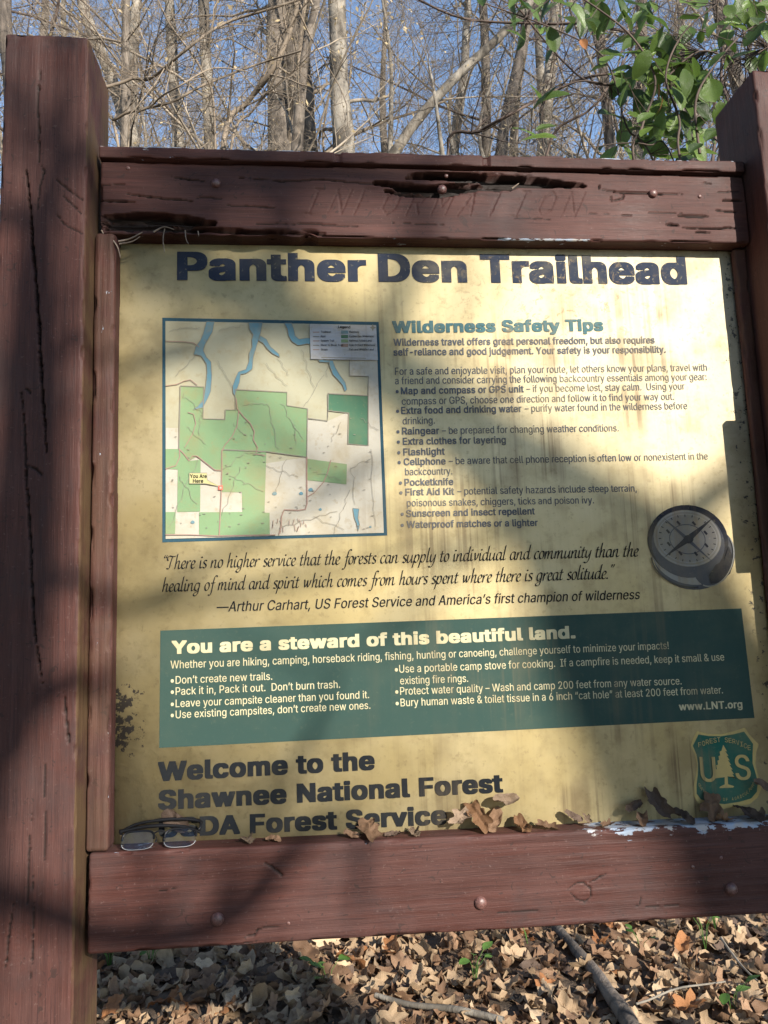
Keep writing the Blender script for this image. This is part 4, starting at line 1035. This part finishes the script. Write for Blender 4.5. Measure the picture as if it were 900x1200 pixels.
vst = [([(745, 200), (752, 150), (768, 95), (742, 45), (700, 10), (660, -15)], 3.2, .42), ([(800, 200), (796, 140), (780, 90), (800, 40), (840, 5)], 3.2, .40), ([(770, 200), (735, 150), (722, 100), (700, 60), (640, 30), (570, 5)], 2.6, .55),
       ([(715, 100), (680, 95), (650, 108), (632, 130), (624, 150), (620, 168)], 1.8, .58), ([(820, 180), (815, 120), (835, 80), (870, 40), (905, 20)], 2.6, .38), ([(790, 190), (760, 170), (725, 168), (700, 172)], 1.8, .45), ([(780, 92), (820, 60), (868, 70), (900, 55)], 2.0, .5)]
VS3 = []
for pts, w, Y in vst:
    P3 = [on_y(a, b, Y) for a, b in pts]
    if pts[0][1] > 185: P3 = [np.array([1.9+.1*Y, .5, 0.0]), np.array([1.75, Y+.05, 1.0]), np.array([1.55, Y+.06, 1.85]), np.array([P3[0][0]+.12, Y+.02, GZ+1.0])]+P3
    P = spline(P3, 6); T = Tubes(); dep = 1.9; T.add(P, np.linspace(w/2/FPX*dep*1.3, w/2/FPX*dep*.6, len(P)), 6); link('stem', T.mesh('stem'), VINE, TWIG_DARK); VS3.append(P[P[:, 2] > GZ+1.2])
ALLP = np.concatenate(VS3)
rl = random.Random(21)
def vine_leaf(px, py, Y, size, ang, seed, tilt=None):
    """a leaf whose middle shows at the pixel, its blade turned by ang in the picture"""
    p = on_y(px, py, Y); o = bpy.data.objects.new('leaf', VINE_LEAVES[seed % 5]); COL.objects.link(o); o.parent = VINE
    s = size/FPX*float(np.dot(p-CAM, CF))
    tl = rl.uniform(-.75, .75) if tilt is None else tilt; rl2 = rl.uniform(-.6, .6)
    fwd = CR*math.cos(ang)+CU*math.sin(ang)+CF*tl; fwd /= np.linalg.norm(fwd)
    nrm = -CF*.55+CU*(.75+rl2*.5)+CR*rl2; side = np.cross(fwd, nrm); side /= np.linalg.norm(side); nn = np.cross(side, fwd)
    b = p-fwd*s*.5-np.array(VINE.location)
    o.matrix_local = Matrix(((side[0]*s, fwd[0]*s, nn[0]*s, b[0]), (side[1]*s, fwd[1]*s, nn[1]*s, b[1]), (side[2]*s, fwd[2]*s, nn[2]*s, b[2]), (0, 0, 0, 1)))
    return p-fwd*s*.5
pet = Tubes()
def petiole(q):
    d = np.linalg.norm(ALLP-q, axis=1); j = int(d.argmin()); m = (ALLP[j]+q)/2+np.array([0, 0, -.01]); pet.add(np.array([ALLP[j], m, q]), np.array([.0011, .0009, .0007]), 4)
LV = [(632, 160, 34, 2.9), (618, 152, 26, 2.6), (640, 150, 22, .3), (638, 118, 30, .4), (630, 108, 24, 2.2), (652, 112, 26, .2), (720, 132, 38, .25), (565, 2, 18, -1.5), (612, 6, 28, -1.3), (625, 12, 26, -.9), (640, 8, 26, -2.2), (678, 12, 30, -.8), (692, 28, 30, -1.8), (706, 20, 26, -1.3), (730, 6, 30, -.6),
      (752, 48, 44, .5), (744, 60, 26, 2.7), (772, 66, 34, -.3), (784, 60, 26, 1.2), (800, 75, 44, .35), (790, 95, 40, -.9), (758, 92, 30, .1), (735, 90, 28, .0), (726, 92, 24, 3.0), (748, 110, 36, -.4), (778, 118, 30, 1.9), (806, 100, 34, .8), (816, 118, 30, -.5), (832, 110, 32, .3), (742, 174, 30, -.6), (755, 166, 26, .4), (712, 182, 26, 1.2), (768, 176, 34, -.8), (800, 150, 34, -1.2), (822, 140, 34, .7), (836, 158, 36, .1), (786, 160, 28, 2.6), (772, 132, 28, .9), (760, 150, 30, 2.9), (800, 178, 30, .2), (824, 178, 28, 2.7), (850, 134, 26, .5)]
for i, (a, b, s, g) in enumerate(LV): petiole(vine_leaf(a, b, .42+.25*rl.random(), s*1.2, g, i))
for i in range(255):
    if i < 180: a, b = rl.gauss(785, 38), rl.gauss(100, 52)
    elif i < 205: a, b = rl.uniform(600, 910), rl.gauss(14, 16)
    elif i < 230: a, b = rl.uniform(592, 715), rl.gauss(22, 16)
    else: a, b = rl.uniform(850, 910), rl.uniform(0, 75)
    if b > 188 or a < 590: continue
    petiole(vine_leaf(a, b, .34+.55*rl.random(), rl.uniform(12, 36), rl.uniform(-2.8, 3.1), i))
link('petioles', pet.mesh('petioles'), VINE, TWIG_DARK)['kind'] = 'stuff'
for j, (a, b) in enumerate(((772, 108), (776, 122), (684, 52))):
    o = vine_leaf(a, b, .45, 18, -1.4, j)
for o in [o for o in VINE.children if o.name.startswith('leaf')][-3:]:
    o.data = o.data.copy(); o.data.materials.clear(); o.data.materials.append(LF_RUST); o['label'] = 'withered brown leaf'

# ================================================================== fallen leaves
def dead_leaf(kind, seed, n=15, rings=2, crumple=.16):
    rr = np.random.default_rng(seed); V = [(0, 0, 0)]; F = []
    out = []
    for i in range(n):
        a = 2*math.pi*i/n
        if kind == 'lobed': r = .62+.38*math.cos(5*(a-math.pi/2))*(1 if math.sin(a) > -.75 else .5)
        elif kind == 'lobed2': r = .74+.26*math.cos(5*(a-math.pi/2))*(1 if math.sin(a) > -.75 else .4)+.05*math.cos(15*a)
        elif kind == 'oak': r = (.55+.45*abs(math.sin(a))**1.5)*(1+.20*math.cos(7*a))
        else: r = .55+.45*abs(math.sin(a))**2.2
        r *= 1+rr.uniform(-.06, .06); out.append((r*math.cos(a)*.9, r*math.sin(a)))
    cx, cy = rr.uniform(.2, .9), rr.uniform(-.5, .8); fold = rr.uniform(-.1, .55)
    ph = rr.uniform(0, 6, 4)
    for k in range(1, rings+1):
        f = k/rings
        for x, y in out:
            X, Y = x*f, y*f
            z = fold*abs(X)+.5*cx*X*X*(1 if fold < .2 else .3)+.45*cy*Y*Y+crumple*f*(math.sin(4*X+3*Y+ph[0])+.6*math.sin(7*Y-5*X+ph[1]))+rr.uniform(-.06, .06)*f
            V.append((X, Y, z))
    for i in range(n): F.append((0, 1+i, 1+(i+1) % n))
    for k in range(1, rings):
        for i in range(n): a = 1+(k-1)*n+i; b = 1+(k-1)*n+(i+1) % n; F.append((a, a+n, b+n, b))
    return V, F
KINDL = ['lobed2', 'plain', 'oak', 'lobed2', 'oak']
LM = {}
for mname, mat in (('tan', LF_TAN), ('brown', LF_BROWN), ('rust', LF_RUST)):
    LM[mname] = []
    for k in range(10):
        V, F = dead_leaf(KINDL[k % 5], 100+k, 24, 3, .10); V = np.array(V)*.5; cq = V*np.array([1, 1, 0])+k*5.3; V[:, 2] += .09*vnoise(cq*5)+.05*vnoise(cq*11)
        cu_ = (.7+.28*(k % 6))*(-1 if k % 3 == 0 else 1); an_ = V[:, 0]*cu_; zz = V[:, 2].copy(); V[:, 0] = np.sin(V[:, 0]*abs(cu_))*(1/abs(cu_)-zz*.5); V[:, 2] = (1-np.cos(an_))/cu_+zz*np.cos(an_)
        me = mesh_np('fallen_leaf', V, F, smooth=True); me.materials.append(mat); LM[mname].append(me)
LLAB = {'tan': 'pale tan curled fallen leaf on the litter below the bottom rail', 'brown': 'brown crumpled fallen leaf on the litter below the bottom rail', 'rust': 'rust-orange fallen leaf lying on the tan leaf litter'}
def ground_leaf(x, y, kind, size, lift, tilt=.6):
    me = LM[kind][rl.randrange(10)]; o = bpy.data.objects.new('fallen_leaf', me); COL.objects.link(o)
    g = float(ground_h(np.array([x]), np.array([y]))[0])
    o.location = (x, y, g+lift); o.scale = (size*rl.uniform(.75, 1.1), size, size); o.rotation_euler = (rl.gauss(0, tilt), rl.gauss(0, tilt), rl.uniform(0, 6.28))
    tag(o, LLAB[kind], 'leaf', 'fallen leaves behind the board'); return o
made = 0
cells = []
while made < 285:
    px, py = rl.uniform(95, 905), 1066+rl.random()**.9*150
    p = on_z(px, py, .02)
    kind = 'tan' if rl.random() < .56 else ('brown' if rl.random() < .86 else 'rust')
    ground_leaf(p[0], p[1], kind, rl.uniform(.065, .135), rl.uniform(.015, .04)); made += 1
for px, py in ((460, 1118), (705, 1115), (800, 1112), (412, 1140), (808, 1185), (130, 1190)):
    p = on_z(px, py, .05); ground_leaf(p[0], p[1], 'rust', .13, .06, .3)
def litter(name, N, region, size, lift, label):
    VV, FF, MM, n = [], [], [], 0
    B = [dead_leaf(KINDL[k % 5], 300+k, 11, 2, .24) for k in range(8)]
    B = [(np.array(v)*.5, np.array([f if len(f) == 4 else (f[0], f[1], f[2], f[2]) for f in F])) for v, F in B]
    for i in range(N):
        v, f = B[i % 8]; x = RNG.uniform(region[0], region[1]); y = RNG.uniform(region[2], region[3]); s = RNG.uniform(*size)
        e = Euler((RNG.normal(0, .5), RNG.normal(0, .5), RNG.uniform(0, 6.28))).to_matrix(); VV.append(v@np.array(e).T*s+np.array([x, y, RNG.uniform(*lift)])); FF.append(f+n); MM += [int(RNG.choice(3, p=[.5, .36, .14]))]*len(f); n += len(v)
    V = np.concatenate(VV); V[:, 2] += ground_h(V[:, 0], V[:, 1])
    F = np.concatenate(FF); F = [tuple(f) if f[2] != f[3] else tuple(f[:3]) for f in F.tolist()]
    o = link(name, mesh_np(name, V, F, MM, smooth=True), None, [LF_TAN, LF_BROWN, LF_DARK]); o['kind'] = 'stuff'; tag(o, label, 'leaf litter')
litter('leaf_litter', 4200, (-1.6, 3.2, 1.0, 3.6), (.055, .12), (.0, .022), 'dense layer of brown and tan fallen leaves under the board')
litter('leaf_litter', 1500, (-1.4, 3.0, 1.1, 3.2), (.018, .05), (.01, .03), 'small broken leaf fragments strewn over the litter under the board')
litter('leaf_litter', 8000, (-6, 7.5, -4, 8.5), (.06, .13), (.0, .02), 'wide thin scatter of fallen leaves over the forest floor')

# leaves caught on the ledge of the bottom rail
LEDGE = [(205, 962, 40, 'dark', 'flat', 1.0, 'round dark brown leaf stuck on the panel above the spectacles'), (432, 971, 46, 'brown', 'lie', .2, 'flat brown leaf on the ledge under the word Forest'), (412, 977, 24, 'brown', 'lie', .9, 'small curled brown leaf on the ledge under the letter t'), (486, 976, 26, 'tan', 'lie', .4, 'small tan leaf scrap on the ledge under the word Service'),
  (592, 938, 36, 'tan', 'up', 1.5, 'tan curled leaf standing upright against the yellow panel'), (560, 958, 44, 'rust', 'up', .6, 'folded orange-brown leaf leaning beside the word Service'), (578, 964, 40, 'brown', 'up', 2.4, 'crumpled brown leaf in front of the upright tan leaf'), (540, 958, 36, 'tan', 'up', 2.0, 'pale grey-tan leaf touching the last letter of Service'),
  (612, 966, 38, 'rust', 'lie', .1, 'orange-brown leaf lying right of the upright tan leaf'), (640, 966, 30, 'brown', 'lie', 1.0, 'shrivelled brown leaf on the bare stretch of ledge'), (672, 956, 26, 'dark', 'up', .9, 'small dark leaf leaning alone on the panel'), (688, 960, 18, 'tan', 'up', .4, 'tiny tan leaf curl beside a small dark leaf'),
  (742, 946, 30, 'dark', 'up', 1.9, 'narrow dark leaf standing left of the dark red leaf'), (772, 944, 48, 'dark', 'up', .5, 'dark reddish leaf leaning against the panel in the shade'), (752, 956, 34, 'brown', 'lie', 2.8, 'brown leaf under the dark reddish leaf'), (834, 944, 50, 'brown', 'up', 2.9, 'broad grey-brown leaf leaning under the green shield'), (800, 955, 36, 'dark', 'lie', .3, 'dark leaf flat on the ledge left of the shield'),
  (846, 958, 26, 'rust', 'lie', 1.3, 'small pinkish-brown leaf at the foot of the broad grey-brown one'), (876, 948, 44, 'dark', 'lie', .2, 'ribbed dark leaf lying under the right edge of the shield'), (888, 936, 36, 'tan', 'lie', .5, 'pale edged leaf resting on the ribbed dark one'), (896, 924, 34, 'dark', 'up', .8, 'dark leaf leaning beside the shield'),
  (712, 962, 22, 'brown', 'lie', 2.0, 'brown leaf crumb in the middle of the shaded ledge'), (460, 974, 22, 'dark', 'lie', 2.0, 'dark leaf crumb under the letters of Service'), (290, 982, 24, 'tan', 'lie', .5, 'tan leaf crumb right of the spectacles'), (320, 980, 22, 'brown', 'lie', 1.2, 'brown leaf crumb under the letter A')]
LMAT = {'tan': LF_GREYTAN, 'brown': LF_BROWN, 'rust': LF_UMBER, 'dark': LF_DARK}
for i, (px, py, sz, kd, pose, rot, lab) in enumerate(LEDGE):
    V, F = dead_leaf(('plain', 'oak', 'plain', 'lobed2')[i % 4], 500+i, 40, 7, .05); V = np.array(V)*.5
    cr = V*np.array([1, 1, 0])*1.0+i*3.7
    V[:, 2] += .10*vnoise(cr*5)+.05*vnoise(cr*12)+.025*vnoise(cr*25)
    if pose != 'flat':                                      # dried leaves roll in along one axis
        cu_ = rl.uniform(1.6, 3.4)*rl.choice((-1, 1)) if pose == 'up' else rl.uniform(1.0, 2.4); ang_ = V[:, 0]*cu_; rr_ = 1/abs(cu_)
        zz = V[:, 2].copy(); V[:, 0] = np.sin(V[:, 0]*abs(cu_))*(rr_-zz*.5); V[:, 2] = (1-np.cos(ang_))*rr_*np.sign(cu_)+zz*np.cos(ang_)
    me = mesh_np('ledge_leaf', V, F, smooth=True); me.materials.append(LMAT[kd])
    o = bpy.data.objects.new('ledge_leaf', me); COL.objects.link(o); s = sz/PPM*.82
    Yc = {'flat': YP-.006, 'up': YP-.016-.003*(i % 3), 'lie': .006}[pose]
    p = on_y(px, py, Yc)
    ex = {'flat': R(88), 'up': R(50), 'lie': R(18)}[pose]
    o.location = p; o.scale = (s, s, s*(.45 if pose == 'flat' else .9)); o.rotation_euler = Euler((ex, rl.uniform(-.2, .2), 0)); o.rotation_mode = 'XYZ'
    o.rotation_euler = (Euler((ex, 0, rl.uniform(-.3, .3))).to_matrix() @ Matrix.Rotation(rot, 3, 'Z')).to_euler()
    zl = ZB1+TILT*(p[0]+.03)
    bpy.context.view_layer.update(); mn = min((o.matrix_world @ v.co).z for v in me.vertices)
    if pose == 'lie': o.location.z += zl+.0008-mn
    elif mn < zl: o.location.z += (zl+.0008-mn)
    tag(o, lab, 'leaf', 'dead leaves on the ledge')

# ================================================================== spectacles on the ledge
gx0 = on_y(139, 985, .0)[0]; gx1 = on_y(233, 985, .0)[0]; gzl = ZB1+TILT*(gx0+.06+.03)
GL = thing('spectacles', ((gx0+gx1)/2, .0, gzl), 'black half-rimmed spectacles folded on the ledge by the stile', 'glasses')
W = gx1-gx0; cxg = (gx0+gx1)/2
def G(x, y, z): return np.array([cxg+x, y, gzl+z])
tiltv = np.array([0, .55, .83])               # lens plane leans back
lw, lh = W*.40, .030
for sg in (-1, 1):
    c0 = np.array([sg*W*.265, -.006, .0018])
    n = 26; outl = []
    for i in range(n):
        a = 2*math.pi*i/n; ex = .62; x = math.copysign(abs(math.cos(a))**ex, math.cos(a))*lw/2; y = math.copysign(abs(math.sin(a))**ex, math.sin(a))*lh/2*(.92 if math.sin(a) > 0 else 1.0)
        outl.append((x, y+lh/2))
    V = []
    for off in (0, -.0018):
        for x, y in outl: V.append(G(c0[0]+x, c0[1]+tiltv[1]*y+off*.83, c0[2]+tiltv[2]*y+off*-.55))
    F = [tuple(range(n))[::-1], tuple(range(n, 2*n))]+[(i, (i+1) % n, n+(i+1) % n, n+i) for i in range(n)]
    link('lens', mesh_np('lens', V, F), GL, LENS)
    T = Tubes(); top = [o_ for o_ in outl if o_[1] > lh*.42]; top.sort()
    T.add(np.array([G(c0[0]+x, c0[1]+tiltv[1]*y-.0006, c0[2]+tiltv[2]*y) for x, y in top]), np.full(len(top), .0019), 6); link('rim', T.mesh('rim'), GL, BLACK_PLASTIC)
    T = Tubes(); bot = sorted([o_ for o_ in outl if o_[1] <= lh*.46], key=lambda q: math.atan2(q[1]-lh*.46, q[0]))
    T.add(np.array([G(c0[0]+x, c0[1]+tiltv[1]*y-.0012, c0[2]+tiltv[2]*y) for x, y in bot]), np.full(len(bot), .0004), 5); link('lens_edge_glint', T.mesh('lens_edge_glint'), GL, LENS_GLINT)
    T = Tubes(); ty = .021+.004*sg; tz = .031+.0035*sg
    hx = sg*W*.5
    T.add(spline([G(hx-.002*sg, .010, .022), G(hx+.001*sg, .014, .026), G(hx-.004*sg, ty-.002, tz-.002), G(hx*.3, ty, tz+.0025), G(-hx*.55, ty-.001, tz-.0005), G(-hx*1.02, ty-.004, tz-.011)], 5), np.array([.0024]*8+[.0030]*10+[.0024]*8), 7)
    link('temple_arm', T.mesh('temple_arm'), GL, BLACK_PLASTIC)
    T = Tubes(); T.add(spline([G(sg*W*.05, .006, .018), G(sg*W*.04, .009, .012), G(sg*W*.055, .007, .008)], 3), np.array([.0007]*4+[.0018]*3), 5); link('nose_pad', T.mesh('nose_pad'), GL, BLACK_PLASTIC)
T = Tubes(); T.add(spline([G(-W*.075, .009, .021), G(0, .0095, .0245), G(W*.075, .009, .021)], 4), np.full(9, .0014), 6); link('bridge', T.mesh('bridge'), GL, BLACK_PLASTIC)

# ================================================================== sticks and herbs on the ground
def stick(pts, r0, r1, mat, label, name='fallen_stick', z=.05):
    P = spline([on_z(a, b, z) for a, b in pts], 6); P[:, 2] += .006*vnoise(P*7); T = Tubes(); rad = np.linspace(r0, r1, len(P))*(1+.12*vnoise(P*17)); T.add(P, rad, 10)
    o = link(name, T.mesh(name), None, mat); tag(o, label, 'stick'); return o
stick([(652, 1088), (690, 1130), (712, 1160), (736, 1196), (750, 1225)], .022, .030, BARK_DARK, 'thick dark fallen branch lying diagonally in the leaf litter')
stick([(440, 1166), (480, 1176), (530, 1182), (590, 1196)], .009, .012, BARK_PALE, 'pale grey stick lying across the leaf litter', z=.06)
stick([(745, 1176), (800, 1158), (850, 1150)], .004, .003, BARK_PALE, 'thin straw-coloured twig near the dark fallen branch', z=.09)
stick([(845, 1100), (868, 1130), (888, 1150)], .005, .003, TWIG_PALE, 'short pale twig below the small green plants', z=.09)
def herb(px, py, n, size, label, spread=.06, h=.11):
    p = on_z(px, py, .03); t = thing('seedling', (p[0], p[1], 0.02), label, 'plant', 'green seedlings in the litter')
    for k in range(n):
        a = rl.uniform(0, 6.28); d = rl.uniform(.3, 1)*spread; tip = np.array([p[0]+d*math.cos(a), p[1]+d*math.sin(a), .03+h*rl.uniform(.5, 1)])
        T = Tubes(); T.add(np.array([(p[0], p[1], .0), (p[0]+.4*d*math.cos(a), p[1]+.4*d*math.sin(a), tip[2]*.75), tip]), np.array([.0016, .0013, .001]), 4); link('stem', T.mesh('stem'), t, LF_HERB)
        o = bpy.data.objects.new('leaf', HERB_LEAF); COL.objects.link(o); o.parent = t; s = size*rl.uniform(.7, 1.2); o.scale = (s, s, s); o.location = Vector(tip)-t.location; o.rotation_euler = (rl.uniform(-.2, .7), rl.uniform(-.3, .3), a-math.pi/2)
HERB_LEAF = oval_leaf('leaf', 1.0, .42, .15, .2, 77); HERB_LEAF.materials.append(LF_HERB)
for px, py, n, s, lab in ((128, 1132, 9, .05, 'tuft of green leaves at the foot of the flat-topped post'), (176, 1132, 7, .045, 'small green plant next to the tuft by the post'), (384, 1160, 5, .05, 'shaded green seedling under the rail, in the middle of the litter'), (556, 1150, 5, .05, 'dark green seedling beside the thick fallen branch'),
      (838, 1084, 8, .055, 'pale green seedling close under the rail'), (826, 1106, 5, .04, 'little green sprout below the pale green seedling'), (470, 1102, 2, .05, 'single bright green leaf just under the rail'), (752, 1118, 3, .045, 'green sprig in the sunlit litter'), (858, 1190, 3, .05, 'green leaf pair low in the litter'), (620, 1110, 3, .04, 'green sprout where the dark branch begins')):
    herb(px, py, n, s, lab)

# ================================================================== trees out in front, towards the sun, whose limbs shade the board
def shade_tree(label, base_off, strokes, t, trunk=None):
    """strokes: (photo pixels of the shade on the board with its width in pixels), lifted t metres towards the sun"""
    tr = None
    pts0 = [on_y(a, b, YP)+SUN*t for a, b, w in strokes[0]]
    base = np.array([pts0[0][0]+base_off[0], pts0[0][1]+base_off[1], 0.0])
    tr = thing('shade_tree', (base[0], base[1], 0), label, 'tree')
    for k, st in enumerate(strokes):
        P3 = [on_y(a, b, YP)+SUN*t for a, b, w in st]; ww = [w/PPM/2 for a, b, w in st]
        if k == 0: P3 = [base, base*.55+P3[0]*.45+np.array([0.1, 0, -.2])]+P3; ww = [ww[0]*1.25, ww[0]*1.12]+ww
        P = spline(P3, 6); rad = np.interp(np.linspace(0, 1, len(P)), np.linspace(0, 1, len(ww)), ww); T = Tubes(); T.add(P, rad, 12 if k == 0 else 7)
        if k > 0 or t > 7:
            ends = []
            for q in range(4 if k == 0 else (2 if t > 7 else 1)):
                i = int(RNG.uniform(.35 if k == 0 else .15, .97)*(len(P)-1)); d = P[min(i+1, len(P)-1)]-P[max(i-1, 0)]; d /= np.linalg.norm(d)+1e-9
                limb(T, P[i], jit(d+RNG.normal(0, .7, 3), .1), RNG.uniform(.6, 1.2), RNG.uniform(.006, .013), 1, 3, ends, kids=(3, 3, 3, 3), up=.05)
        link('trunk' if k == 0 else 'branch', T.mesh('trunk' if k == 0 else 'branch'), tr, BARK_GREY)
    return tr
shade_tree('leaning thick-trunked tree standing out in front of the board', (.9, .1), [
  [(920, 1090, 230), (825, 880, 240), (735, 700, 215), (655, 600, 140), (560, 515, 96), (440, 425, 86), (350, 378, 62), (250, 325, 62), (130, 275, 48), (0, 190, 28), (-90, 120, 16)],
  [(440, 425, 40), (470, 350, 40), (480, 280, 36), (500, 200, 28), (560, 90, 18)], [(350, 378, 40), (330, 320, 44), (300, 250, 44), (260, 150, 30)], [(250, 325, 26), (240, 270, 34), (190, 220, 34), (150, 120, 20)], [(655, 600, 50), (560, 640, 30), (500, 690, 20), (440, 760, 12)],
  [(735, 700, 60), (790, 620, 60), (850, 570, 50), (960, 500, 40)], [(825, 880, 80), (890, 800, 60), (990, 760, 50)], [(350, 378, 20), (260, 400, 16), (180, 390, 14)], [(488, 240, 40), (400, 226, 56), (300, 222, 60), (200, 216, 44), (120, 190, 20)], [(130, 270, 20), (150, 330, 18), (210, 360, 14)]], 9.5)
shade_tree('slim tree standing out in front of the board by the flat-topped post', (-.5, .1), [
  [(-75, 1040, 96), (-30, 900, 84), (10, 700, 70), (24, 480, 60), (30, 340, 42), (56, 220, 18), (64, 60, 16), (66, -80, 8)],
  [(15, 700, 22), (120, 716, 18), (300, 690, 13), (520, 640, 8)], [(28, 480, 20), (110, 440, 14), (220, 420, 12), (330, 380, 8)], [(-25, 900, 30), (40, 840, 34), (100, 815, 16), (150, 780, 6)], [(30, 340, 20), (-20, 285, 18)],
  [(-60, 1040, 40), (100, 1100, 30), (240, 1090, 34), (330, 1000, 24), (400, 960, 18), (398, 1080, 8)], [(240, 1090, 22), (260, 1020, 16), (340, 930, 10)]], 5.5)
